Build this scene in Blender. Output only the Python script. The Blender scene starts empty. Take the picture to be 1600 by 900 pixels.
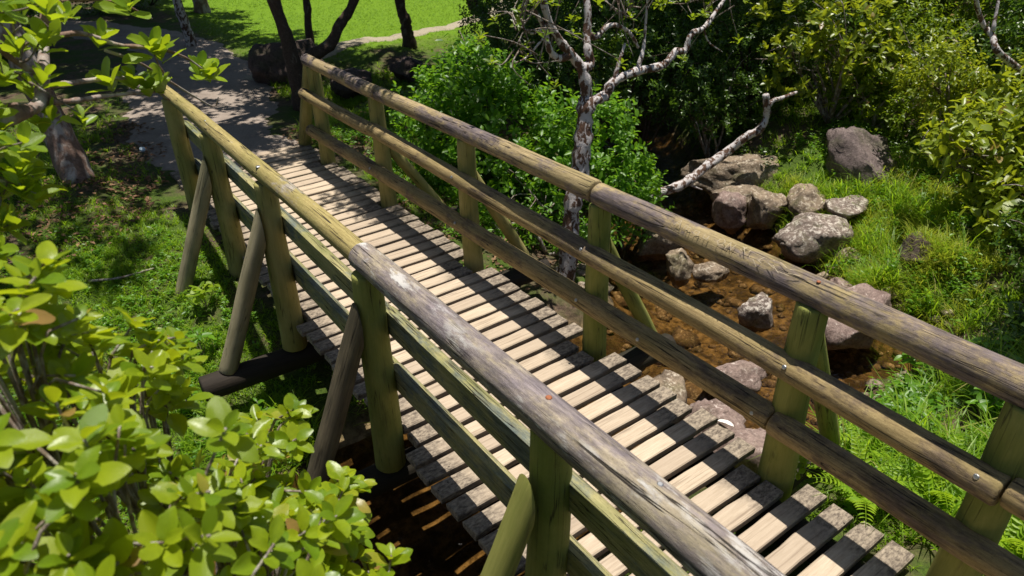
import bpy, math, random
import numpy as np
from mathutils import Vector, Matrix, noise as mnoise

# ------------------------------------------------------------------ camera, sky, sun, exposure
scene = bpy.context.scene
COL = scene.collection
CAM = np.array([0.0, 0.0, 2.6])
cd = bpy.data.cameras.new('camera')
cam = bpy.data.objects.new('camera', cd)
COL.objects.link(cam)
cam.matrix_world = Matrix(((0.81143386, 0.31420167, -0.49280057, 0.0),
                           (-0.58401047, 0.40342829, -0.7043986, 0.0),
                           (-0.02251353, 0.85937357, 0.51085244, 2.6),
                           (0, 0, 0, 1)))
cd.sensor_width = 36.0
cd.lens = 24.75
cd.clip_start = 0.05
cd.clip_end = 500.0
cd.dof.use_dof = True
cd.dof.focus_distance = 3.9
cd.dof.aperture_fstop = 3.6
scene.camera = cam

SUN = Vector((0.15, 0.07, 1.0)).normalized()
world = bpy.data.worlds.new('World')
scene.world = world
world.use_nodes = True
wn = world.node_tree
wn.nodes.clear()
sky = wn.nodes.new('ShaderNodeTexSky')
sky.sky_type = 'NISHITA'
sky.sun_disc = False
sky.sun_elevation = math.asin(SUN.z)
sky.sun_rotation = math.atan2(SUN.x, SUN.y)
bg = wn.nodes.new('ShaderNodeBackground')
bg.inputs['Strength'].default_value = 0.058
wo = wn.nodes.new('ShaderNodeOutputWorld')
wn.links.new(sky.outputs[0], bg.inputs['Color'])
wn.links.new(bg.outputs[0], wo.inputs['Surface'])
sd = bpy.data.lights.new('sun', 'SUN')
sd.energy = 5.0
sd.angle = math.radians(0.53)
sd.color = (1.0, 0.95, 0.86)
so = bpy.data.objects.new('sun', sd)
so.rotation_euler = SUN.to_track_quat('Z', 'Y').to_euler()
so.location = (0, 0, 20)
COL.objects.link(so)
vs = scene.view_settings
vs.view_transform = 'Standard'
vs.look = 'None'
vs.gamma = 1.0
vs.exposure = 0.38
scene.render.engine = 'CYCLES'
scene.cycles.use_denoising = True
scene.cycles.max_bounces = 8
scene.cycles.transparent_max_bounces = 12
scene.cycles.caustics_reflective = False
scene.cycles.caustics_refractive = False
scene.cycles.sample_clamp_indirect = 6.0

rng = np.random.default_rng(11)
random.seed(5)

# ------------------------------------------------------------------ material helpers
class NT:
    def __init__(s, name):
        s.m = bpy.data.materials.new(name)
        s.m.use_nodes = True
        s.t = s.m.node_tree
        s.t.nodes.clear()
        s.out = s.n('ShaderNodeOutputMaterial')
    def n(s, typ, **kw):
        nd = s.t.nodes.new(typ)
        for k, v in kw.items():
            setattr(nd, k, v)
        return nd
    def l(s, a, b):
        s.t.links.new(a, b)
    def coord(s, kind='Object', scale=(1, 1, 1)):
        if kind == 'Position':
            o = s.n('ShaderNodeNewGeometry').outputs['Position']
        else:
            o = s.n('ShaderNodeTexCoord').outputs[kind]
        mp = s.n('ShaderNodeMapping')
        mp.inputs['Scale'].default_value = scale
        s.l(o, mp.inputs['Vector'])
        return mp.outputs[0]
    def jitter(s, vec, amount=37.0):
        oi = s.n('ShaderNodeObjectInfo')
        m = s.math('MULTIPLY', oi.outputs['Random'], amount)
        a = s.n('ShaderNodeVectorMath', operation='ADD')
        s.l(vec, a.inputs[0]); s.l(m, a.inputs[1])
        return a.outputs[0]
    def noise(s, vec, scale, detail=4, rough=0.55, dist=0.0):
        nd = s.n('ShaderNodeTexNoise')
        nd.inputs['Scale'].default_value = scale
        nd.inputs['Detail'].default_value = detail
        nd.inputs['Roughness'].default_value = rough
        nd.inputs['Distortion'].default_value = dist
        s.l(vec, nd.inputs['Vector'])
        return nd.outputs['Fac']
    def ramp(s, fac, stops, interp='LINEAR'):
        r = s.n('ShaderNodeValToRGB')
        r.color_ramp.interpolation = interp
        el = r.color_ramp.elements
        while len(el) < len(stops):
            el.new(0.5)
        for e, (p, c) in zip(el, stops):
            e.position = p
            e.color = (c, c, c, 1) if isinstance(c, (int, float)) else (*c, 1)
        s.l(fac, r.inputs['Fac'])
        return r.outputs['Color']
    def mix(s, fac, a, b, blend='MIX'):
        m = s.n('ShaderNodeMix', data_type='RGBA', blend_type=blend)
        for sock, v in ((m.inputs[0], fac), (m.inputs[6], a), (m.inputs[7], b)):
            if hasattr(v, 'links'):
                s.l(v, sock)
            elif isinstance(v, (int, float)):
                sock.default_value = v
            else:
                sock.default_value = (*v, 1)
        return m.outputs[2]
    def math(s, op, a, b=None):
        m = s.n('ShaderNodeMath', operation=op)
        for i, v in enumerate((a, b)):
            if v is None:
                continue
            if hasattr(v, 'links'):
                s.l(v, m.inputs[i])
            else:
                m.inputs[i].default_value = v
        return m.outputs[0]
    def bump(s, h, strength=0.4, dist=0.01):
        b = s.n('ShaderNodeBump')
        b.inputs['Strength'].default_value = strength
        b.inputs['Distance'].default_value = dist
        s.l(h, b.inputs['Height'])
        return b.outputs[0]
    def principled(s, color, rough=0.7, normal=None, spec=0.3):
        p = s.n('ShaderNodeBsdfPrincipled')
        if hasattr(color, 'links'):
            s.l(color, p.inputs['Base Color'])
        else:
            p.inputs['Base Color'].default_value = (*color, 1)
        if hasattr(rough, 'links'):
            s.l(rough, p.inputs['Roughness'])
        else:
            p.inputs['Roughness'].default_value = rough
        p.inputs['Specular IOR Level'].default_value = spec
        if normal is not None:
            s.l(normal, p.inputs['Normal'])
        return p.outputs[0]
    def done(s, shader):
        s.l(shader, s.out.inputs['Surface'])
        return s.m

def leaf_material(name, dark, light, trans, dead=None, rough=0.38, spec=0.45, vein=True, tfac=0.42):
    t = NT(name)
    geo = t.n('ShaderNodeNewGeometry')
    oi = t.n('ShaderNodeObjectInfo')
    isl = geo.outputs['Random Per Island']
    r = t.math('FRACT', t.math('ADD', isl, t.math('MULTIPLY', oi.outputs['Random'], 7.31)))
    stops = [(0.0, dark), (0.85, light)]
    if dead is not None:
        stops += [(0.955, light), (0.985, dead)]
    col = t.ramp(r, stops)
    mot = t.noise(t.coord('Object'), 55.0, 3)
    col = t.mix(t.ramp(mot, [(0.35, 0.0), (0.75, 0.35)]), col, tuple(c * 0.55 for c in dark), 'MIX')
    nrm = None
    if vein:
        nrm = t.bump(mot, 0.25, 0.004)
    p = t.principled(col, rough, nrm, spec)
    tr = t.n('ShaderNodeBsdfTranslucent')
    tc = t.mix(t.math('MULTIPLY', r, 0.55), trans, tuple(min(1, c * 1.35) for c in trans))
    t.l(tc, tr.inputs['Color'])
    mx = t.n('ShaderNodeMixShader')
    mx.inputs[0].default_value = tfac
    t.l(p, mx.inputs[1]); t.l(tr.outputs[0], mx.inputs[2])
    return t.done(mx.outputs[0])

def rail_material(name, base, warm, grey, grey_lo, grey_hi, moss=(0.16, 0.17, 0.05), moss_amt=0.35, flakes=0.0):
    """weathered round timber; grain runs along the object's own y axis"""
    t = NT(name)
    v = t.jitter(t.coord('Object', (1, 1, 1)))
    vg = t.jitter(t.coord('Object', (1, 0.09, 1)))
    vl = t.jitter(t.coord('Object', (1, 0.42, 1)))
    grain = t.noise(vg, 70.0, 9, 0.82)
    broad = t.noise(vl, 4.6, 9, 0.70, 0.3)
    fine = t.noise(vl, 34.0, 8, 0.78)
    col = t.mix(t.ramp(grain, [(0.36, 0.0), (0.62, 1.0)]), tuple(c * 0.75 for c in base), warm)
    mm = t.noise(t.jitter(t.coord('Object', (1, 0.3, 1)), 11.0), 6.0, 5, 0.6)
    col = t.mix(t.math('MULTIPLY', t.ramp(mm, [(0.45, 0.0), (0.68, 1.0)]), moss_amt), col, moss)
    w = t.math('ADD', t.math('MULTIPLY', broad, 0.75), t.math('MULTIPLY', fine, 0.3))
    wm = t.ramp(w, [(grey_lo, 0.0), (grey_lo + (grey_hi - grey_lo) * 0.55, 0.75), (grey_hi, 1.0)])
    spk = t.noise(t.jitter(t.coord('Object', (1, 0.5, 1)), 2.0), 130.0, 4, 0.7)
    col = t.mix(t.ramp(spk, [(0.56, 0.0), (0.70, 0.55)]), col, tuple(c * 0.3 for c in base))
    gcol = t.mix(t.ramp(grain, [(0.36, 0.0), (0.66, 1.0)]), tuple(c * 0.42 for c in grey), tuple(min(1, c * 1.9) for c in grey))
    col = t.mix(wm, col, gcol)
    if flakes > 0:
        fl = t.noise(t.jitter(t.coord('Object', (1, 0.28, 1)), 19.0), 16.0, 7, 0.72)
        fb = t.noise(t.jitter(t.coord('Object', (1, 0.4, 1)), 5.0), 3.0, 3, 0.5)
        fm = t.math('MULTIPLY', t.ramp(fl, [(0.52, 0.0), (0.6, 1.0)]), t.ramp(fb, [(0.48, 0.0), (0.62, flakes)]))
        col = t.mix(fm, col, (0.55, 0.53, 0.5))
    crack = t.noise(t.jitter(t.coord('Object', (1, 0.028, 1)), 23.0), 30.0, 3, 0.5, 0.6)
    cm = t.ramp(crack, [(0.474, 0.0), (0.484, 1.0), (0.492, 1.0), (0.502, 0.0)])
    cg = t.noise(t.jitter(t.coord('Object', (1, 0.5, 1)), 3.0), 5.0, 2)
    cm = t.math('MULTIPLY', cm, t.ramp(cg, [(0.42, 0.0), (0.52, 0.95)]))
    col = t.mix(cm, col, (0.025, 0.02, 0.016))
    h = t.math('SUBTRACT', t.math('ADD', t.math('MULTIPLY', grain, 0.5), t.math('MULTIPLY', fine, 0.6)), t.math('MULTIPLY', cm, 1.5))
    return t.done(t.principled(col, 0.8, t.bump(h, 0.8, 0.007), 0.2))

def post_material(name, base, warm, algae):
    """green treated pole; grain along the object's own y axis"""
    t = NT(name)
    vg = t.jitter(t.coord('Object', (1, 0.06, 1)))
    v = t.jitter(t.coord('Object', (1, 0.35, 1)))
    grain = t.noise(vg, 75.0, 8, 0.78)
    col = t.mix(t.ramp(grain, [(0.3, 0.0), (0.7, 1.0)]), base, warm)
    a = t.noise(v, 5.0, 5, 0.6, 0.3)
    col = t.mix(t.ramp(a, [(0.42, 0.0), (0.66, 0.75)]), col, algae)
    d = t.noise(t.jitter(t.coord('Object', (1, 0.12, 1)), 9.0), 14.0, 5, 0.7)
    col = t.mix(t.ramp(d, [(0.58, 0.0), (0.72, 0.6)]), col, (0.07, 0.05, 0.03))
    ck = t.noise(t.jitter(t.coord('Object', (1, 0.03, 1)), 23.0), 24.0, 3, 0.5, 0.5)
    ckm = t.math('MULTIPLY', t.ramp(ck, [(0.476, 0.0), (0.485, 1.0), (0.491, 1.0), (0.50, 0.0)]), t.ramp(a, [(0.45, 0.0), (0.55, 0.8)]))
    col = t.mix(ckm, col, (0.03, 0.025, 0.015))
    h = t.math('SUBTRACT', t.math('ADD', t.math('MULTIPLY', grain, 0.7), t.math('MULTIPLY', d, 0.5)), ckm)
    return t.done(t.principled(col, 0.78, t.bump(h, 0.65, 0.006), 0.2))

def plank_material():
    t = NT('deck_plank_wood')
    vg = t.jitter(t.coord('Object', (0.07, 1, 1)))
    v = t.jitter(t.coord('Object', (0.5, 1, 1)))
    grain = t.noise(vg, 80.0, 9, 0.78, 0.3)
    fine = t.noise(v, 60.0, 5, 0.7)
    oi = t.n('ShaderNodeObjectInfo')
    col = t.mix(t.ramp(grain, [(0.28, 0.0), (0.7, 1.0)]), (0.36, 0.275, 0.19), (0.63, 0.52, 0.39))
    col = t.mix(t.math('MULTIPLY', oi.outputs['Random'], 0.55), col, (0.30, 0.235, 0.18))
    col = t.mix(t.ramp(t.noise(t.jitter(t.coord('Object', (0.03, 1, 1)), 21.0), 55.0, 5, 0.6), [(0.56, 0.0), (0.66, 0.6)]), col, (0.19, 0.14, 0.10))
    # scuffed ends outside the walked strip keep dark weathering
    sep = t.n('ShaderNodeSeparateXYZ')
    t.l(t.n('ShaderNodeTexCoord').outputs['Object'], sep.inputs[0])
    ax = t.math('ABSOLUTE', sep.outputs[0])
    wob = t.noise(v, 9.0, 5, 0.7)
    e = t.math('ADD', ax, t.math('MULTIPLY', t.math('SUBTRACT', wob, 0.5), 0.28))
    em = t.ramp(e, [(0.45, 0.0), (0.58, 1.0)])
    ecol = t.mix(t.ramp(fine, [(0.38, 0.0), (0.64, 1.0)]), (0.055, 0.043, 0.036), (0.34, 0.28, 0.21))
    col = t.mix(t.math('MULTIPLY', em, 0.88), col, ecol)
    st = t.noise(t.jitter(t.coord('Object', (0.35, 1, 1)), 13.0), 7.0, 5, 0.65)
    col = t.mix(t.ramp(st, [(0.60, 0.0), (0.76, 0.55)]), col, (0.13, 0.10, 0.075))
    vo = t.n('ShaderNodeTexVoronoi')
    vo.inputs['Scale'].default_value = 16.0
    t.l(t.jitter(t.coord('Object', (1, 1, 0.01)), 3.0), vo.inputs['Vector'])
    dots = t.ramp(vo.outputs['Distance'], [(0.05, 1.0), (0.085, 0.0)])
    col = t.mix(t.math('MULTIPLY', dots, em), col, (0.02, 0.016, 0.014))
    h = t.math('ADD', t.math('MULTIPLY', grain, 0.7), t.math('MULTIPLY', fine, 0.35))
    return t.done(t.principled(col, 0.8, t.bump(h, 0.55, 0.005), 0.2))

def bark_material(name, base, pale, lo, hi, scale=14.0):
    t = NT(name)
    v = t.coord('Object', (1, 1, 0.6))
    a = t.noise(v, scale, 5, 0.62, 0.5)
    f = t.noise(v, scale * 5, 4, 0.7)
    col = t.mix(t.ramp(f, [(0.3, 0.0), (0.7, 1.0)]), tuple(c * 0.55 for c in base), tuple(c * 1.4 for c in base))
    pcol = t.mix(f, tuple(c * 0.75 for c in pale), pale)
    col = t.mix(t.ramp(a, [(lo, 0.0), (hi, 1.0)]), col, pcol)
    return t.done(t.principled(col, 0.85, t.bump(t.math('ADD', a, f), 0.6, 0.012), 0.2))

def rock_material(name, dark, mid, pale, lichen_lo=0.52, moss=0.4):
    t = NT(name)
    v = t.jitter(t.coord('Object'))
    a = t.noise(v, 5.5, 7, 0.68, 0.3)
    b = t.noise(v, 38.0, 6, 0.75)
    c = t.noise(v, 19.0, 8, 0.78, 0.5)
    col = t.ramp(a, [(0.3, dark), (0.55, mid), (0.75, tuple(x * 0.8 for x in mid))])
    col = t.mix(t.ramp(b, [(0.35, 0.55), (0.55, 0.0)]), col, tuple(x * 0.45 for x in dark))
    up = t.n('ShaderNodeSeparateXYZ')
    t.l(t.n('ShaderNodeNewGeometry').outputs['Normal'], up.inputs[0])
    upm = t.ramp(up.outputs[2], [(0.05, 0.15), (0.6, 1.0)])
    lm = t.math('MULTIPLY', t.ramp(t.math('ADD', t.math('MULTIPLY', c, 0.7), t.math('MULTIPLY', b, 0.3)), [(lichen_lo, 0.0), (lichen_lo + 0.07, 1.0)]), upm)
    col = t.mix(t.math('MULTIPLY', lm, 0.85), col, pale)
    ms = t.noise(v, 4.0, 5, 0.6)
    col = t.mix(t.math('MULTIPLY', t.math('MULTIPLY', t.ramp(ms, [(0.52, 0.0), (0.66, 1.0)]), upm), moss), col, (0.07, 0.10, 0.015))
    h = t.math('ADD', t.math('MULTIPLY', a, 0.8), t.math('MULTIPLY', b, 0.45))
    return t.done(t.principled(col, 0.85, t.bump(h, 0.9, 0.03), 0.25))

def plain_material(name, color, rough=0.6, metallic=0.0, var=0.3, scale=40.0):
    t = NT(name)
    n = t.noise(t.coord('Object'), scale, 4, 0.6)
    col = t.mix(n, tuple(c * (1 - var) for c in color), tuple(min(1, c * (1 + var)) for c in color))
    p = t.n('ShaderNodeBsdfPrincipled')
    t.l(col, p.inputs['Base Color'])
    p.inputs['Roughness'].default_value = rough
    p.inputs['Metallic'].default_value = metallic
    return t.done(p.outputs[0])

# ------------------------------------------------------------------ materials
M = {}
M['plank'] = plank_material()
M['rail_olive'] = rail_material('olive_rail_wood', (0.30, 0.235, 0.085), (0.43, 0.345, 0.14), (0.28, 0.25, 0.23), 0.60, 0.72, (0.20, 0.19, 0.05), 0.55)
M['rail_grey'] = rail_material('grey_rail_wood', (0.30, 0.245, 0.17), (0.46, 0.385, 0.28), (0.155, 0.13, 0.135), 0.45, 0.60, (0.2, 0.18, 0.08), 0.25, 0.9)
M['rail_tan'] = rail_material('tan_rail_wood', (0.30, 0.225, 0.115), (0.45, 0.345, 0.185), (0.125, 0.10, 0.10), 0.485, 0.60, (0.17, 0.145, 0.05), 0.45)
M['rail_brown'] = rail_material('brown_rail_wood', (0.27, 0.19, 0.085), (0.43, 0.32, 0.155), (0.11, 0.08, 0.06), 0.52, 0.66, (0.16, 0.14, 0.045), 0.5)
M['board'] = rail_material('green_board_wood', (0.30, 0.27, 0.11), (0.42, 0.37, 0.18), (0.10, 0.12, 0.11), 0.50, 0.66, (0.13, 0.16, 0.045), 0.7)
M['post'] = post_material('post_wood', (0.29, 0.245, 0.085), (0.39, 0.335, 0.13), (0.15, 0.165, 0.035))
M['post_green'] = post_material('green_post_wood', (0.22, 0.225, 0.055), (0.31, 0.30, 0.085), (0.11, 0.145, 0.025))
M['brace'] = post_material('brace_wood', (0.30, 0.25, 0.14), (0.40, 0.345, 0.22), (0.14, 0.13, 0.07))
M['brace_black'] = post_material('blackened_brace_wood', (0.07, 0.055, 0.04), (0.21, 0.17, 0.10), (0.035, 0.032, 0.02))
M['bearer'] = post_material('shade_darkened_bearer_wood', (0.020, 0.016, 0.012), (0.042, 0.033, 0.025), (0.02, 0.022, 0.010))  # near-black mossy base, with shade from the rails worked into the colour
M['metal'] = plain_material('galvanised_metal', (0.42, 0.42, 0.42), 0.4, 0.9)
M['rust'] = plain_material('rusty_screw', (0.32, 0.11, 0.045), 0.6, 0.4)
M['scratch'] = plain_material('scratched_wood', (0.40, 0.33, 0.225), 0.85)
M['leaf_bush'] = leaf_material('foreground_leaf', (0.12, 0.22, 0.010), (0.30, 0.37, 0.014), (0.50, 0.58, 0.015), (0.34, 0.17, 0.07), 0.36, 0.42)
M['leaf_dead'] = leaf_material('withered_leaf', (0.22, 0.10, 0.05), (0.36, 0.20, 0.11), (0.3, 0.15, 0.06))
M['leaf_tree'] = leaf_material('overhanging_leaf', (0.11, 0.21, 0.010), (0.26, 0.36, 0.014), (0.46, 0.58, 0.015), None, 0.38, 0.4)
M['leaf_broad'] = leaf_material('broadleaf_leaf', (0.055, 0.15, 0.010), (0.15, 0.31, 0.018), (0.25, 0.48, 0.018), None, 0.40, 0.4, False)
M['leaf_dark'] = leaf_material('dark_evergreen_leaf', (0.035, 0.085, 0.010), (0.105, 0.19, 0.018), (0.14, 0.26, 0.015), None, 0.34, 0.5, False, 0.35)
M['leaf_yellow'] = leaf_material('yellow_green_leaf', (0.07, 0.14, 0.008), (0.205, 0.285, 0.013), (0.33, 0.44, 0.013), (0.28, 0.16, 0.06), 0.40, 0.4, False)
M['leaf_lime'] = leaf_material('lime_leaf', (0.10, 0.16, 0.010), (0.27, 0.33, 0.022), (0.42, 0.48, 0.02), (0.32, 0.2, 0.07), 0.36, 0.5, True)
M['leaf_canopy'] = leaf_material('canopy_leaf', (0.035, 0.08, 0.012), (0.08, 0.15, 0.018), (0.10, 0.18, 0.015), None, 0.45, 0.35, False, 0.25)
M['grass'] = leaf_material('grass_blade', (0.11, 0.23, 0.010), (0.26, 0.40, 0.018), (0.36, 0.55, 0.018), (0.42, 0.34, 0.12), 0.45, 0.35, False, 0.5)
M['grass_dry'] = leaf_material('dry_grass_blade', (0.20, 0.28, 0.012), (0.42, 0.46, 0.05), (0.52, 0.58, 0.04), (0.48, 0.36, 0.15), 0.5, 0.3, False, 0.5)
M['lawn_grass'] = leaf_material('lawn_blade', (0.10, 0.21, 0.008), (0.17, 0.30, 0.012), (0.22, 0.38, 0.012), (0.26, 0.26, 0.06), 0.55, 0.25, False)
M['fern'] = leaf_material('fern_leaf', (0.16, 0.30, 0.012), (0.30, 0.44, 0.02), (0.42, 0.60, 0.02), None, 0.45, 0.35, False)
M['stem'] = bark_material('twig_bark', (0.16, 0.12, 0.09), (0.42, 0.38, 0.34), 0.45, 0.6, 30.0)
M['bark_dark'] = bark_material('dark_bark', (0.075, 0.05, 0.038), (0.20, 0.17, 0.14), 0.58, 0.7, 12.0)
M['bark_lichen'] = bark_material('lichen_bark', (0.11, 0.062, 0.042), (0.62, 0.57, 0.56), 0.468, 0.525, 20.0)
M['bark_pale'] = bark_material('pale_bark', (0.20, 0.13, 0.10), (0.46, 0.40, 0.36), 0.48, 0.6, 7.0)
M['rock'] = rock_material('stream_rock', (0.075, 0.055, 0.045), (0.24, 0.185, 0.155), (0.60, 0.54, 0.47), 0.505, 0.3)
M['rock_pink'] = rock_material('pinkish_rock', (0.11, 0.07, 0.06), (0.31, 0.225, 0.195), (0.56, 0.48, 0.43), 0.55, 0.1)
M['rock_brown'] = rock_material('brown_rock', (0.085, 0.062, 0.045), (0.29, 0.22, 0.155), (0.58, 0.51, 0.41), 0.53, 0.3)
M['rock_dark'] = rock_material('dark_rock', (0.04, 0.03, 0.028), (0.12, 0.085, 0.075), (0.40, 0.36, 0.33), 0.60, 0.25)
M['rock_purple'] = rock_material('purple_grey_rock', (0.055, 0.042, 0.042), (0.19, 0.145, 0.135), (0.34, 0.29, 0.26), 0.55, 0.3)
M['rock_white'] = rock_material('whitish_rock', (0.18, 0.16, 0.14), (0.42, 0.39, 0.35), (0.62, 0.59, 0.54), 0.45, 0.15)
M['litter'] = leaf_material('fallen_leaf', (0.09, 0.045, 0.025), (0.34, 0.20, 0.11), (0.2, 0.1, 0.05), None, 0.7, 0.2, False, 0.2)
M['white_leaf'] = plain_material('pale_leaf', (0.75, 0.72, 0.66), 0.6)
M['cap'] = plain_material('blue_plastic', (0.55, 0.68, 0.82), 0.35)

def ground_material():
    t = NT('ground_soil')
    v = t.coord('Position')
    a = t.noise(v, 1.6, 6, 0.65)
    b = t.noise(v, 14.0, 6, 0.7)
    c = t.noise(v, 60.0, 4, 0.7)
    soil = t.mix(t.ramp(b, [(0.35, 0.0), (0.65, 1.0)]), (0.05, 0.035, 0.024), (0.16, 0.11, 0.075))
    green = t.mix(t.ramp(c, [(0.35, 0.0), (0.65, 1.0)]), (0.028, 0.055, 0.008), (0.085, 0.13, 0.018))
    col = t.mix(t.ramp(a, [(0.40, 0.0), (0.56, 1.0)]), soil, green)
    sep = t.n('ShaderNodeSeparateXYZ')
    t.l(v, sep.inputs[0])
    bed = t.mix(t.ramp(b, [(0.38, 0.0), (0.62, 1.0)]), (0.075, 0.052, 0.028), (0.34, 0.245, 0.125))
    bed = t.mix(t.ramp(t.noise(v, 3.1, 5, 0.65, 0.6), [(0.42, 0.0), (0.58, 0.85)]), bed, (0.035, 0.026, 0.016))
    zz = t.math('ADD', sep.outputs[2], t.math('MULTIPLY', t.math('SUBTRACT', b, 0.5), 0.12))
    zm = t.n('ShaderNodeMapRange')
    zm.inputs['From Min'].default_value = -0.70
    zm.inputs['From Max'].default_value = -0.82
    t.l(zz, zm.inputs['Value'])
    col = t.mix(zm.outputs[0], col, bed)
    # mown lawn beyond the trees
    lx = t.n('ShaderNodeMapRange')
    lx.inputs['From Min'].default_value = 10.6
    lx.inputs['From Max'].default_value = 11.8
    t.l(t.math('ADD', sep.outputs[1], t.math('MULTIPLY', t.math('SUBTRACT', a, 0.5), 2.0)), lx.inputs['Value'])
    lx2 = t.n('ShaderNodeMapRange')
    lx2.inputs['From Min'].default_value = 3.2
    lx2.inputs['From Max'].default_value = 3.9
    t.l(sep.outputs[0], lx2.inputs['Value'])
    lawn = t.mix(t.ramp(c, [(0.3, 0.0), (0.7, 1.0)]), (0.085, 0.18, 0.008), (0.165, 0.27, 0.012))
    col = t.mix(t.math('MULTIPLY', lx.outputs[0], lx2.outputs[0]), col, lawn)
    h = t.math('ADD', b, t.math('MULTIPLY', c, 0.5))
    return t.done(t.principled(col, 0.9, t.bump(h, 0.8, 0.03), 0.15))
M['ground'] = ground_material()

def path_material(name, lo, hi):
    t = NT(name)
    v = t.coord('Position')
    a = t.noise(v, 2.2, 6, 0.65)
    b = t.noise(v, 45.0, 6, 0.75)
    col = t.mix(t.ramp(b, [(0.3, 0.0), (0.7, 1.0)]), lo, hi)
    col = t.mix(t.ramp(a, [(0.48, 0.0), (0.68, 0.5)]), col, tuple(c * 0.55 for c in lo))
    return t.done(t.principled(col, 0.9, t.bump(t.math('ADD', a, b), 0.6, 0.012), 0.2))
M['path'] = path_material('trodden_earth', (0.22, 0.175, 0.145), (0.36, 0.30, 0.25))
M['lawn_path'] = path_material('pale_gravel', (0.26, 0.22, 0.15), (0.40, 0.35, 0.26))

def water_material():
    t = NT('stream_water')
    v = t.coord('Position')
    w1 = t.noise(v, 5.0, 3, 0.5, 0.8)
    w2 = t.noise(v, 22.0, 3, 0.5, 0.6)
    nrm = t.bump(t.math('ADD', w1, t.math('MULTIPLY', w2, 0.25)), 0.5, 0.05)
    gl = t.n('ShaderNodeBsdfGlossy')
    gl.inputs['Roughness'].default_value = 0.03
    gl.inputs['Color'].default_value = (1, 1, 1, 1)
    t.l(nrm, gl.inputs['Normal'])
    tr = t.n('ShaderNodeBsdfTransparent')
    tr.inputs['Color'].default_value = (0.72, 0.60, 0.41, 1)
    fr = t.n('ShaderNodeFresnel')
    fr.inputs['IOR'].default_value = 1.33
    t.l(nrm, fr.inputs['Normal'])
    mx = t.n('ShaderNodeMixShader')
    t.l(fr.outputs[0], mx.inputs[0])
    t.l(tr.outputs[0], mx.inputs[1]); t.l(gl.outputs[0], mx.inputs[2])
    return t.done(mx.outputs[0])
M['water'] = water_material()

# ------------------------------------------------------------------ mesh helpers
def make_mesh(name, V, F, smooth=False):
    """V (n,3) array, F list of index tuples or an (m,k) array"""
    me = bpy.data.meshes.new(name)
    if isinstance(F, np.ndarray):
        m, k = F.shape
        me.vertices.add(len(V))
        me.vertices.foreach_set('co', np.ascontiguousarray(V, dtype=np.float32).ravel())
        me.loops.add(m * k)
        me.loops.foreach_set('vertex_index', np.ascontiguousarray(F, dtype=np.int32).ravel())
        me.polygons.add(m)
        me.polygons.foreach_set('loop_start', np.arange(0, m * k, k, dtype=np.int32))
        me.update(calc_edges=True)
    else:
        me.from_pydata([tuple(map(float, v)) for v in V], [], F)
        me.update()
    if smooth:
        me.polygons.foreach_set('use_smooth', np.ones(len(me.polygons), dtype=bool))
    return me

def link(name, me, m=None, parent=None):
    if m is not None and len(me.materials) == 0:
        me.materials.append(m)
    o = bpy.data.objects.new(name, me)
    COL.objects.link(o)
    if parent is not None:
        o.parent = parent
    return o

def empty(name, loc=(0, 0, 0), parent=None):
    o = bpy.data.objects.new(name, None)
    o.location = loc
    o.empty_display_size = 0.1
    COL.objects.link(o)
    if parent is not None:
        o.parent = parent
    return o

def tag(o, label=None, cat=None, group=None, kind=None):
    if label: o['label'] = label
    if cat: o['category'] = cat
    if group: o['group'] = group
    if kind: o['kind'] = kind
    return o

def unit(a):
    a = np.asarray(a, dtype=float)
    return a / np.maximum(np.linalg.norm(a, axis=-1, keepdims=True), 1e-9)

def catmull(pts, per=6):
    P = np.asarray(pts, dtype=float)
    if len(P) < 3:
        ts = np.linspace(0, 1, per + 1)[:, None]
        return P[0] * (1 - ts) + P[-1] * ts
    Q = np.vstack([2 * P[0] - P[1], P, 2 * P[-1] - P[-2]])
    out = []
    for i in range(1, len(Q) - 2):
        a, b, c, d = Q[i - 1], Q[i], Q[i + 1], Q[i + 2]
        for u in np.arange(per) / per:
            out.append(0.5 * ((2 * b) + (-a + c) * u + (2 * a - 5 * b + 4 * c - d) * u * u + (-a + 3 * b - 3 * c + d) * u ** 3))
    out.append(P[-1])
    return np.array(out)

def tube_arrays(pts, r0, r1, sides=8, rough=0.08, seed=0, per=5, cap=True):
    C = catmull(pts, per)
    n = len(C)
    T = unit(np.gradient(C, axis=0))
    up = np.array([0.0, 0.0, 1.0]) if abs(T[0][2]) < 0.9 else np.array([1.0, 0.0, 0.0])
    V = []
    u = unit(np.cross(T[0], up))
    rs = np.random.default_rng(seed)
    rad = np.linspace(r0, r1, n) * (1 + rough * rs.standard_normal(n))
    ang = np.arange(sides) * 2 * np.pi / sides
    for i in range(n):
        u = unit(u - T[i] * np.dot(u, T[i]))
        w = np.cross(T[i], u)
        rr = rad[i] * (1 + rough * 0.7 * rs.standard_normal(sides))
        V.append(C[i] + np.outer(np.cos(ang) * rr, u) + np.outer(np.sin(ang) * rr, w))
    V = np.vstack(V)
    F = []
    for i in range(n - 1):
        for j in range(sides):
            k = (j + 1) % sides
            a, b, c, d = i * sides + j, i * sides + k, (i + 1) * sides + k, (i + 1) * sides + j
            F.append((a, b, c)); F.append((a, c, d))
    if cap:
        for j in range(1, sides - 1):
            F.append((0, j + 1, j))
            e = (n - 1) * sides
            F.append((e, e + j, e + j + 1))
    return V, np.array(F, dtype=np.int32)

def merge(parts):
    Vs, Fs, o = [], [], 0
    for V, F in parts:
        Vs.append(V); Fs.append(F + o); o += len(V)
    return np.vstack(Vs), np.vstack(Fs)

def tubes(specs, sides=8, rough=0.08, seed=0, per=5):
    return merge([tube_arrays(p, r0, r1, sides, rough, seed + i, per) for i, (p, r0, r1) in enumerate(specs)])

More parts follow.
